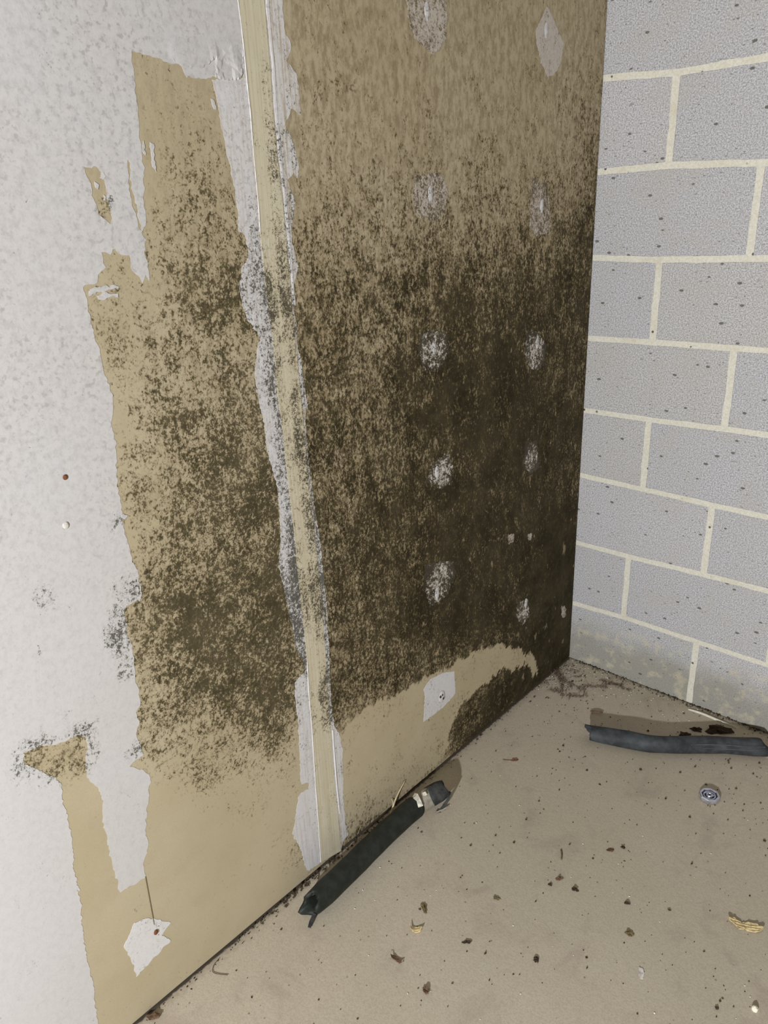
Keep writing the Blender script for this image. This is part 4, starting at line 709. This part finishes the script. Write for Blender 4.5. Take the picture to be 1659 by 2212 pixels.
R1 = 0.0262
root = empty('foam_pipe_insulation', (0.066, -1.0, 0.0))
tag(root, 'curved black foam pipe sleeve lying along the base of the mouldy drywall', 'pipe insulation', 'torn pieces of foam pipe insulation')
p1 = spline([(0.0765, -1.196, R1), (0.0725, -1.10, R1), (0.0655, -1.0, R1), (0.0610, -0.90, R1), (0.0625, -0.842, R1 + 0.001)], 10)
def cut1(a):
    d = math.degrees(a) % 360
    s = 0.006 * math.sin(a * 3 + 1) + 0.004 * noise.noise((math.cos(a) * 3, math.sin(a) * 3, 1))
    low = max(0, 1 - abs((d - 215 + 180) % 360 - 180) / 45.0)      # pointed lower lip toward the drywall
    top = max(0, 1 - abs((d - 95 + 180) % 360 - 180) / 60.0)
    return s + 0.024 * low - 0.016 * top
def sq1(u, a):
    pinch = max(0, 1 - u / 0.10)
    return 1 - 0.16 * pinch * abs(math.cos(a)) ** 2 - 0.05 * math.sin(a) ** 2
settle(tube('sleeve', p1, R1, 0.0180, M['foam_dark'], root, cut1, lambda a: 0.004 * math.sin(2 * a), squash=sq1), root)
p2 = spline([(0.0625, -0.842, R1 + 0.001), (0.066, -0.818, R1 + 0.003), (0.073, -0.796, R1 + 0.006)], 6)
settle(tag(tube('tape_wrap', p2, 0.0235, 0.0150, M['ducttape'], root, None, lambda a: 0.003 * math.sin(a * 3)), 'dusty grey tape wrapped round the sleeve'), root)
p3 = spline([(0.0705, -0.803, R1 + 0.006), (0.078, -0.783, R1 + 0.010), (0.089, -0.762, R1 + 0.017)], 6)
settle(tag(tube('torn_end', p3, 0.0245, 0.0165, M['foam_cut'], root, lambda a: 0.003 * math.sin(a * 2 + 0.5), lambda a: 0.0022 * math.sin(a * 2 + 2), squash=lambda u, a: 1 - 0.22 * (max(0, u - 0.5) / 0.5) ** 2), 'ragged dark foam end lifted off the floor'), root)
def flap(name, pts, w, mat, parent, th=0.0012):
    pts = [Vector(p) for p in pts]; V = []; Fc = []
    for i, p in enumerate(pts):
        t = (pts[min(i + 1, len(pts) - 1)] - pts[max(i - 1, 0)]).normalized(); s = t.cross(Vector((0.3, -0.5, 0.8))).normalized(); nn = s.cross(t)
        ww = w * (1 + 0.2 * math.sin(i * 2.1))
        V += [p - s * ww - nn * th, p + s * ww - nn * th, p + s * ww + nn * th, p - s * ww + nn * th]
    for i in range(len(pts) - 1):
        for k in range(4): Fc.append((i * 4 + k, i * 4 + (k + 1) % 4, i * 4 + 4 + (k + 1) % 4, i * 4 + 4 + k))
    Fc += [(3, 2, 1, 0), tuple(len(V) - 4 + k for k in range(4))]
    bm = bmesh.new(); vs = [bm.verts.new(v) for v in V]
    for f in Fc: bm.faces.new([vs[i] for i in f])
    return link(name, bm_mesh(name, bm), mat, parent)
settle(flap('tape_flap', [(0.052, -0.838, 0.050), (0.062, -0.842, 0.057), (0.074, -0.846, 0.055), (0.084, -0.850, 0.044)], 0.0062, M['clear'], root), root)
settle(flap('tape_flap', [(0.070, -0.824, 0.054), (0.074, -0.822, 0.058), (0.078, -0.822, 0.055)], 0.004, M['clear'], root), root)
settle(flap('foam_shred', [(0.098, -0.790, 0.004), (0.104, -0.780, 0.016), (0.106, -0.770, 0.030), (0.104, -0.762, 0.040)], 0.003, M['foam_cut'], root), root)
settle(flap('foam_shred', [(0.096, -0.806, 0.003), (0.104, -0.790, 0.004), (0.108, -0.780, 0.007)], 0.0016, M['ducttape'], root, 0.0006), root)
settle(flap('foam_shred', [(0.085, -1.196, 0.010), (0.091, -1.212, 0.005), (0.096, -1.222, 0.003)], 0.0035, M['foam_cut'], root), root)

R2 = 0.0225
root = empty('foam_pipe_insulation', (0.43, -0.2, 0.0))
tag(root, 'dark grey foam tube on the floor in front of the block wall', 'pipe insulation', 'torn pieces of foam pipe insulation')
near = mm(TUBE_NEAR); far = mm(TUBE_FAR)
cl2 = []
for (nx_, ny_), (fx_, fy_) in zip(near, far):
    cl2.append((nx_ + (fx_ - nx_) * 0.104, ny_ + (fy_ - ny_) * 0.104, R2))
p4 = spline(cl2, 6)
def cut2(a):
    d = math.degrees(a) % 360
    tip = max(0, 1 - abs((d - 150 + 180) % 360 - 180) / 80.0)
    return 0.022 * tip - 0.010 + 0.003 * math.sin(a * 4)
def sq2(u, a):
    groove = max(0, 1 - abs((math.degrees(a) - 52)) / 14.0) * max(0, min(1, (u - 0.45) / 0.15))
    flat = 0.10 * max(0, 1 - u / 0.12) * math.sin(a) ** 2
    return 1 - 0.10 * groove - flat + 0.03 * math.sin(u * 17 + a * 2)
settle(tube('sleeve', p4, R2, 0.0135, M['foam_grey'], root, cut2, lambda a: 0.012 * math.cos(a + 0.3) + 0.003 * math.sin(a * 4), squash=sq2), root)
def seam_line(path, ang, w, h, mat, parent):
    V, Fc = [], []; n = len(path)
    for i, p in enumerate(path):
        t = (path[min(i + 1, n - 1)] - path[max(i - 1, 0)]).normalized(); side = t.cross(Vector((0, 0, 1))).normalized(); up = side.cross(t)
        for da, rr in ((-w, -0.002), (-w * 0.4, h), (w * 0.4, h), (w, -0.002)):
            a = math.radians(ang) + da
            V.append(p + (side * math.cos(a) + up * math.sin(a)) * (R2 * 0.985 + rr))
    for i in range(n - 1):
        for k in range(3): Fc.append((i * 4 + k, i * 4 + k + 1, i * 4 + 5 + k, i * 4 + 4 + k))
    bm = bmesh.new(); vs = [bm.verts.new(v) for v in V]
    for f in Fc: bm.faces.new([vs[i] for i in f])
    return link('glue_seam', bm_mesh('glue_seam', bm), mat, parent)
M['seam'] = flat_mat('worn_foam_seam', (0.085, 0.09, 0.098), 0.6, 0.3, 60)
settle(tag(seam_line(p4[22:], 38, 0.10, 0.0014, M['seam'], root), 'paler seam line along the foam tube'), root)
settle(seam_line(p4[25:-2], 14, 0.07, 0.0012, M['seam'], root), root)

# ------------------------------------------------------------------ octagonal metal cap
cx, cy = 0.5715, -0.3430
root = empty('pipe_cap', (cx, cy, 0.0))
tag(root, 'small octagonal metal cap lying on the floor', 'metal cap')
def ringmesh(name, prof, seg, mat, rot=0.0, smooth=False):
    V, Fc = [], []; n = len(prof)
    for k in range(seg):
        a = 2 * math.pi * k / seg + rot
        for r, z in prof: V.append((cx + r * math.cos(a), cy + r * math.sin(a), z))
    for k in range(seg):
        for i in range(n):
            Fc.append((k * n + i, k * n + (i + 1) % n, ((k + 1) % seg) * n + (i + 1) % n, ((k + 1) % seg) * n + i))
    bm = bmesh.new(); vs = [bm.verts.new(v) for v in V]
    for f in Fc: bm.faces.new([vs[i] for i in f])
    return settle(link(name, bm_mesh(name, bm, smooth), mat, root), root)
RO = 0.0242
ringmesh('octagonal_rim', [(RO, 0.0005), (RO, 0.0085), (RO - 0.0016, 0.0105), (RO - 0.0050, 0.0105), (RO - 0.0060, 0.0095), (RO - 0.0062, 0.0005)], 8, M['steel'], 0.25)
ringmesh('recess', [(RO - 0.0061, 0.0010), (RO - 0.0061, 0.0045), (0.0005, 0.0045), (0.0005, 0.0010)], 8, M['steel_dark'], 0.25)
ringmesh('inner_ring', [(0.0150, 0.0040), (0.0146, 0.0082), (0.0132, 0.0088), (0.0118, 0.0082), (0.0114, 0.0040)], 20, M['steel'], 0, True)
ringmesh('hub', [(0.0085, 0.0040), (0.0080, 0.0105), (0.0060, 0.0112), (0.0040, 0.0104), (0.0036, 0.0040)], 16, M['steel'], 0, True)
for k in range(3):
    a = 0.6 + k * 2.094
    bm = bmesh.new(); vs = box_bm(bm, (0.0078, -0.0016, 0.0040), (0.0125, 0.0016, 0.0080))
    bmesh.ops.rotate(bm, verts=bm.verts, cent=(0, 0, 0), matrix=Matrix.Rotation(a, 3, 'Z')); bmesh.ops.translate(bm, verts=bm.verts, vec=(cx, cy, 0))
    settle(link('spoke', bm_mesh('spoke', bm), M['steel'], root), root)

# ------------------------------------------------------------------ loose bits on the floor
def lump(name, size, seed, mat, sub=2, rough=0.5, flat=0.55):
    """irregular crumb centred on its base"""
    bm = bmesh.new(); bmesh.ops.create_icosphere(bm, subdivisions=sub, radius=1.0)
    for v in bm.verts:
        n1 = noise.noise(v.co * 1.3 + Vector((seed, 0, 0))) + 0.5 * noise.noise(v.co * 3.1 + Vector((0, seed, 0)))
        v.co *= (1 + rough * n1)
        v.co = Vector((v.co.x * size[0], v.co.y * size[1], max(v.co.z, -flat) * size[2]))
    zmin = min(v.co.z for v in bm.verts)
    for v in bm.verts: v.co.z -= zmin
    return link(name, bm_mesh(name, bm), mat)
def put(o, key, rz, dx=0, dy=0):
    x, y = FP[key]; o.location = (x / 1000 + dx, y / 1000 + dy, -0.0012); o.rotation_euler = (0, 0, rz); return o
R = math.radians
items = [
    ('debris_crumb', 'd1', (0.0055, 0.0125, 0.0045), 'olive', 62, 'dark elongated crumb just above the pale wood chip'),
    ('debris_crumb', 'd2', (0.0085, 0.0040, 0.0035), 'dirt', 40, 'small dark curved crumb right of the pale wood chip'),
    ('debris_crumb', 'd3', (0.0075, 0.0045, 0.0045), 'wood_dk', 45, 'reddish brown crumb left of the dark crumb in mid floor'),
    ('debris_crumb', 'd4', (0.0055, 0.0085, 0.0050), 'dirt', 85, 'blackish double crumb in the middle of the open floor'),
    ('debris_crumb', 'd5', (0.0045, 0.0035, 0.0030), 'dirt', 20, 'tiny dark crumb beside the reddish brown one'),
    ('debris_crumb', 'd6', (0.0065, 0.0095, 0.0035), 'olive', 80, 'flaky olive crumb between the pale flake and the metal cap'),
    ('debris_crumb', 'd7', (0.0060, 0.0035, 0.0035), 'dirt', 10, 'small black crumb below the metal cap'),
    ('debris_crumb', 'd8', (0.0058, 0.0065, 0.0045), 'dirt', 30, 'black crumb in the lower middle of the floor'),
    ('debris_crumb', 'd9', (0.0045, 0.0090, 0.0060), 'wood_dk', 70, 'dark brown crumb nearest the bottom edge below the wood chip'),
    ('debris_crumb', 'd10', (0.0030, 0.0062, 0.0030), 'dirt', -60, 'small black crumb beside the torn end of the black sleeve'),
    ('debris_crumb', 'd11', (0.0085, 0.0050, 0.0030), 'olive', 35, 'flat olive crumb upper left of the floor centre'),
    ('debris_crumb', 'd13', (0.0055, 0.0040, 0.0035), 'dirt', 20, 'dark crumb left of the brown smear below the grey tube'),
    ('debris_crumb', 'd14', (0.0100, 0.0060, 0.0014), 'wood_dk', 30, 'flat brown smudge of dirt below the grey tube'),
]
for i, (nm, key, sz, mt, rz, lab) in enumerate(items):
    sz = tuple(v * 0.72 for v in sz)
    tag(put(lump(nm, sz, i * 3.7 + 1, M[mt], 3, 1.1), key, R(rz)), lab, 'debris', 'dark crumbs on the open floor')

def sliver(name, outline, th, mat, bend=0.0, seed=0, ridges=0.0):
    """thin splintered flake: outline in metres (x, y), bent along x, lying on z = 0"""
    pts = ragged(outline, 0.003, 0.0009, 300)
    A = np.array(pts); lo, hi = A.min(0), A.max(0); g = 0.0025
    gy, gz = np.meshgrid(np.arange(lo[0], hi[0], g), np.arange(lo[1], hi[1], g)); Q = np.column_stack([gy.ravel(), gz.ravel()]); Q = Q[inside(pts, Q)]
    vo, eo, fo, *_ = delaunay_2d_cdt([Vector(p) for p in pts] + [Vector((float(a), float(b))) for a, b in Q], [(i, (i + 1) % len(pts)) for i in range(len(pts))], [], 1, 1e-7)
    L = hi[0] - lo[0]
    def zz(p): return 0.0006 + bend * ((p.x - (lo[0] + hi[0]) / 2) / L * 2) ** 2 + ridges * (0.5 + 0.5 * math.sin(p.y * 1500 + 60 * p.x + seed)) + 0.0008 * noise.noise((p.x * 120, p.y * 120, seed))
    bm = bmesh.new(); top = [bm.verts.new((p.x, p.y, zz(p) + th)) for p in vo]
    for f in fo:
        try: bm.faces.new([top[i] for i in f])
        except ValueError: pass
    r = bmesh.ops.extrude_face_region(bm, geom=list(bm.faces))
    for v in [g_ for g_ in r['geom'] if isinstance(g_, bmesh.types.BMVert)]: v.co.z -= th
    zmin = min(v.co.z for v in bm.verts)
    for v in bm.verts: v.co.z -= zmin
    return link(name, bm_mesh(name, bm), mat)
tag(put(sliver('wood_chip', [(-.013, .006), (-.004, .003), (.006, .005), (.014, .002), (.011, -.006), (.003, -.008), (-.005, -.006), (-.010, -.002)], 0.0022, M['wood'], 0.006, 1, 0.001), 'chip', R(35)),
    'pale yellow splintered wood chip on the floor near the lower centre', 'wood chip')
tag(put(sliver('wood_splinter', [(-.034, .010), (-.022, .012), (-.008, .006), (.004, .011), (.020, .010), (.032, .003), (.024, -.006), (.010, -.010), (-.002, -.007), (-.014, -.012), (-.020, -.004), (-.030, .002)], 0.0024, M['wood'], 0.005, 4, 0.002), 'splinter', R(22)),
    'wide yellow fibrous splinter at the right edge of the floor', 'wood splinter')
tag(put(lump('plaster_crumb', (0.0060, 0.0055, 0.0055), 5.5, M['cream'], 2, 0.3), 'crumb', 0.3), 'bright cream plaster crumb in the lower right corner', 'plaster crumb')
tag(put(sliver('bark_curl', [(-.012, .004), (-.004, .006), (.004, .003), (.014, -.008), (.009, -.009), (.0, -.003), (-.009, -.001)], 0.0015, M['wood_dk'], 0.006, 9, 0.0006), 'curl', R(28)),
    'curled reddish brown bark chip at the lower left of the open floor', 'bark chip')
tag(put(sliver('pale_flake', [(-.004, .011), (.003, .012), (.0055, .002), (.004, -.010), (-.002, -.012), (-.005, -.002)], 0.0012, M['pale'], 0.001, 2), 'flake', R(25)),
    'pale grey oval flake in the lower right of the floor', 'paint flake')
root = put(sliver('dry_leaf', [(-.004, .009), (.002, .012), (.006, .006), (.005, -.004), (.001, -.010), (-.004, -.004)], 0.0008, M['leaf'], 0.0015, 3), 'leaf', R(-40))
tag(root, 'reddish brown leaf scrap between the drywall and the grey tube', 'leaf')
def wire(name, pts, r, mat, parent=None, taper=False):
    pts = spline(pts, 5); V, Fc = [], []; n = len(pts)
    for i, p in enumerate(pts):
        t = (pts[min(i + 1, n - 1)] - pts[max(i - 1, 0)]).normalized(); s = t.cross(Vector((0.1, 0.2, 1))).normalized(); u = s.cross(t)
        rr = r * (1 - 0.75 * i / n if taper else 1)
        V += [p + (s * math.cos(a) + u * math.sin(a)) * rr for a in (0, 1.2566, 2.5133, 3.7699, 5.0265)]
    for i in range(n - 1):
        for k in range(5): Fc.append((i * 5 + k, i * 5 + (k + 1) % 5, i * 5 + 5 + (k + 1) % 5, i * 5 + 5 + k))
    Fc += [(4, 3, 2, 1, 0), tuple((n - 1) * 5 + k for k in range(5))]
    bm = bmesh.new(); vs = [bm.verts.new(v) for v in V]
    for f in Fc: bm.faces.new([vs[i] for i in f])
    return link(name, bm_mesh(name, bm, True), mat, parent)
wire('leaf_stem', [(0, -0.010, 0.001), (-0.002, -0.020, 0.0012), (-0.006, -0.028, 0.001)], 0.0007, M['leaf'], root)
def at_f(key, z=0.0): return Vector((FP[key][0] / 1000, FP[key][1] / 1000, z))
c = at_f('twig'); tag(wire('twig', [c + Vector((-0.008, 0.012, 0)), c + Vector((0.0, 0.001, 0.001)), c + Vector((0.007, -0.012, 0))], 0.0016, M['olive']), 'short dark twig lying on the floor between sleeve and metal cap', 'twig')
c = at_f('strip'); tag(wire('splinter_stick', [c + Vector((-0.014, -0.008, 0.004)), c + Vector((0.0, 0.0, 0.006)), c + Vector((0.016, 0.008, 0.004))], 0.0022, M['wood_dk']), 'thin dark stick just behind the left end of the grey tube', 'stick')
y0, z0 = STRAW[0]; y1, z1 = STRAW[1]
root = wire('straw_stalk', [(0.016, y0 / 1000, 0.001), (0.008, (y0 + y1) / 2000 - 0.004, (z0 + z1) / 2000), (0.002, y1 / 1000, z1 / 1000)], 0.0030, M['straw'], None, True)
tag(root, 'pale straw stalk leaning on the base of the drywall', 'straw')
wire('straw_sheath', [(0.014, y0 / 1000 + 0.012, 0.001), (0.006, y0 / 1000 + 0.022, 0.020), (0.003, y0 / 1000 + 0.020, 0.030)], 0.0016, M['straw'], root, True)

tag(wire('dark_fibre', [(0.010, -1.384, 0.001), (0.0145, -1.400, 0.001), (0.024, -1.409, 0.001), (0.036, -1.405, 0.001), (0.052, -1.394, 0.001)], 0.00055, M['dirt']), 'hooked dark fibre beside the drywall base at lower left', 'fibre')
tag(put(lump('bark_crumb', (0.011, 0.006, 0.006), 31, M['wood_dk'], 2, 0.8), 'base', 0.8, 0.008, 0), 'brown bark crumb at the foot of the drywall near the bottom edge', 'debris')
for key, sz, lab in (('c1', (0.026, 0.013, 0.009), 'large dark dirt clump behind the middle of the grey tube'), ('c2', (0.013, 0.007, 0.006), 'small dirt clump left of the large clump behind the grey tube'),
                     ('c3', (0.011, 0.009, 0.005), 'flat dirt clump touching the back of the grey tube')):
    tag(put(lump('dirt_clump', sz, sz[0] * 900, M['dirt'], 3, 0.95, 0.3), key, 0.5), lab, 'dirt clump', 'dirt clumps behind the grey tube')

# ---- tangle in the corner, grit along both walls: too many and too fine to count
def many(name, chunks, mat, label, cat, smooth=False):
    V, Fc = [], []
    for v, f in chunks:
        b = len(V); V += v; Fc += [tuple(b + i for i in q) for q in f]
    o = link(name, mesh_of(name, V, Fc, smooth), mat); tag(o, label, cat, kind='stuff'); return o
OCT = [(0, 1, 4), (1, 2, 4), (2, 3, 4), (3, 0, 4), (1, 0, 5), (2, 1, 5), (3, 2, 5), (0, 3, 5)]
def bit(x, y, s, z=0.0):
    a = random.uniform(0, 6.28); k = random.uniform(0.45, 1.0); v = []
    for i, (px, py, pz) in enumerate(((1, 0, 0), (0, 1, 0), (-1, 0, 0), (0, -1, 0), (0, 0, 1), (0, 0, -0.6))):
        q = random.uniform(0.7, 1.3)
        X, Y = px * s * q, py * s * k * q
        v.append((x + X * math.cos(a) - Y * math.sin(a), y + X * math.sin(a) + Y * math.cos(a), z + s * 0.45 + pz * s * 0.55 * q))
    return v, OCT
def fibre(p, q, r, z=0.001, bow=0.006):
    p, q = Vector((*p, z)), Vector((*q, z)); m_ = (p + q) / 2 + Vector((random.uniform(-bow, bow), random.uniform(-bow, bow), random.uniform(0, bow)))
    pts = [p, m_, q]; V = []; Fc = []
    for i, c_ in enumerate(pts):
        t = (q - p).normalized(); s = t.cross(Vector((0, 0, 1)))
        V += [tuple(c_ + s * r), tuple(c_ - s * r), tuple(c_ + Vector((0, 0, 1.6 * r)))]
    for i in range(2):
        for k in range(3): Fc.append((i * 3 + k, i * 3 + (k + 1) % 3, i * 3 + 3 + (k + 1) % 3, i * 3 + 3 + k))
    return V, Fc
ch = []
for path in ROOTS:
    pth = resamp(mm(path), 0.006)
    for rep in range(2):
        for a, b in zip(pth[:-1], pth[1:]):
            j = lambda: random.gauss(0, 0.0035)
            if a[0] < 0.002: a = (0.004, a[1])
            ch.append(fibre((a[0] + j(), a[1] + j()), (b[0] + j(), b[1] + j()), random.uniform(0.0003, 0.0008), 0.001, 0.004))
            if random.random() < 0.5:
                an = random.uniform(0, 6.28); L = random.uniform(0.006, 0.02)
                ch.append(fibre(a, (max(0.003, a[0] + L * math.cos(an)), min(-0.004, a[1] + L * math.sin(an))), random.uniform(0.0004, 0.0008)))
for i in range(55):
    x, y = random.uniform(0.005, 0.12), random.uniform(-0.20, -0.07)
    if x + (-y) * 0.6 < 0.02 or random.random() < x / 0.14: continue
    an = random.uniform(0, 6.28); L = random.uniform(0.006, 0.022)
    ch.append(fibre((x, y), (max(0.003, x + L * math.cos(an)), y + L * math.sin(an)), random.uniform(0.0004, 0.0009)))
many('root_tangle', ch, M['root'], 'tangle of fine reddish roots in the corner where the walls meet', 'roots')

ch = []
def on_tube(x, y):
    return any(math.dist((x, y), (p.x, p.y)) < 0.026 for p in p4[::3]) or any(math.dist((x, y), (p.x, p.y)) < 0.03 for p in p1[::3])
for i in range(1500):
    u = random.random()
    if u < 0.50: x, y = random.uniform(0.03, 1.15), random.uniform(-1.75, -0.01)
    elif u < 0.62: x, y = abs(random.gauss(0.0, 0.012)) + 0.002, random.uniform(-1.7, -0.05)
    elif u < 0.78: x, y = random.uniform(0.02, 0.75), -abs(random.gauss(0.0, 0.012)) - 0.003
    elif u < 0.90: x, y = random.uniform(0.1, 0.8), random.uniform(-0.45, -0.02)
    else: x, y = abs(random.gauss(0.05, 0.05)) + 0.004, -abs(random.gauss(0.10, 0.06)) - 0.004
    if on_tube(x, y): continue
    s = min(0.0042, 0.0011 + random.expovariate(1 / 0.0007))
    ch.append(bit(x, y, s, -0.0012))
for i in range(150):
    y = random.uniform(-1.35, -0.90); ch.append(bit(abs(random.gauss(0, 0.006)) + 0.003, y, random.uniform(0.001, 0.0048) * (1.2 if -1.2 < y < -1.05 else 0.7)))
for i in range(160):
    ch.append(bit(random.uniform(0.02, 0.75), -abs(random.gauss(0, 0.006)) - 0.002, random.uniform(0.001, 0.004)))
many('floor_grit', ch, M['dirt'], 'dark grit and dirt specks strewn over the floor and along the wall bases', 'grit')
ch = []
for i in range(190):
    u = random.random()
    if u < 0.45: x, y = random.uniform(0.02, 0.42), -abs(random.gauss(0.0, 0.08)) - 0.004
    elif u < 0.60: x, y = abs(random.gauss(0, 0.04)) + 0.004, -abs(random.gauss(0.12, 0.1)) - 0.01
    else: x, y = random.uniform(0.05, 0.95), random.uniform(-1.3, -0.05)
    if on_tube(x, y): continue
    ch.append(bit(x, y, random.uniform(0.0009, 0.0019) * (1.3 if y > -0.2 else 1), -0.0008))
many('bright_grains', ch, M['grain'], 'tiny glinting white grains scattered on the floor', 'grains')

# ---- pale raised lip where the slab paint meets the blocks
rd = mm(RIDGE)
pts = [Vector((x, min(y, -0.010) - 0.004, 0.0)) for x, y in rd]
bm = bmesh.new(); V = []
rp = spline(pts, 8)
for i, p in enumerate(rp):
    k = math.sin(math.pi * min(1, max(0, i / (len(rp) - 1)))) ** 0.4
    V += [bm.verts.new((p.x, p.y - 0.0022, -0.002)), bm.verts.new((p.x, p.y - 0.001, 0.0036 * k)), bm.verts.new((p.x, p.y + 0.001, 0.0036 * k)), bm.verts.new((p.x, p.y + 0.004, -0.002))]
for i in range(len(rp) - 1):
    for k in range(3): bm.faces.new([V[i * 4 + k], V[i * 4 + k + 1], V[i * 4 + 5 + k], V[i * 4 + 4 + k]])
tag(link('caulk_lip', bm_mesh('caulk_lip', bm), M['mortar'], floor), 'pale raised lip along the block wall base')
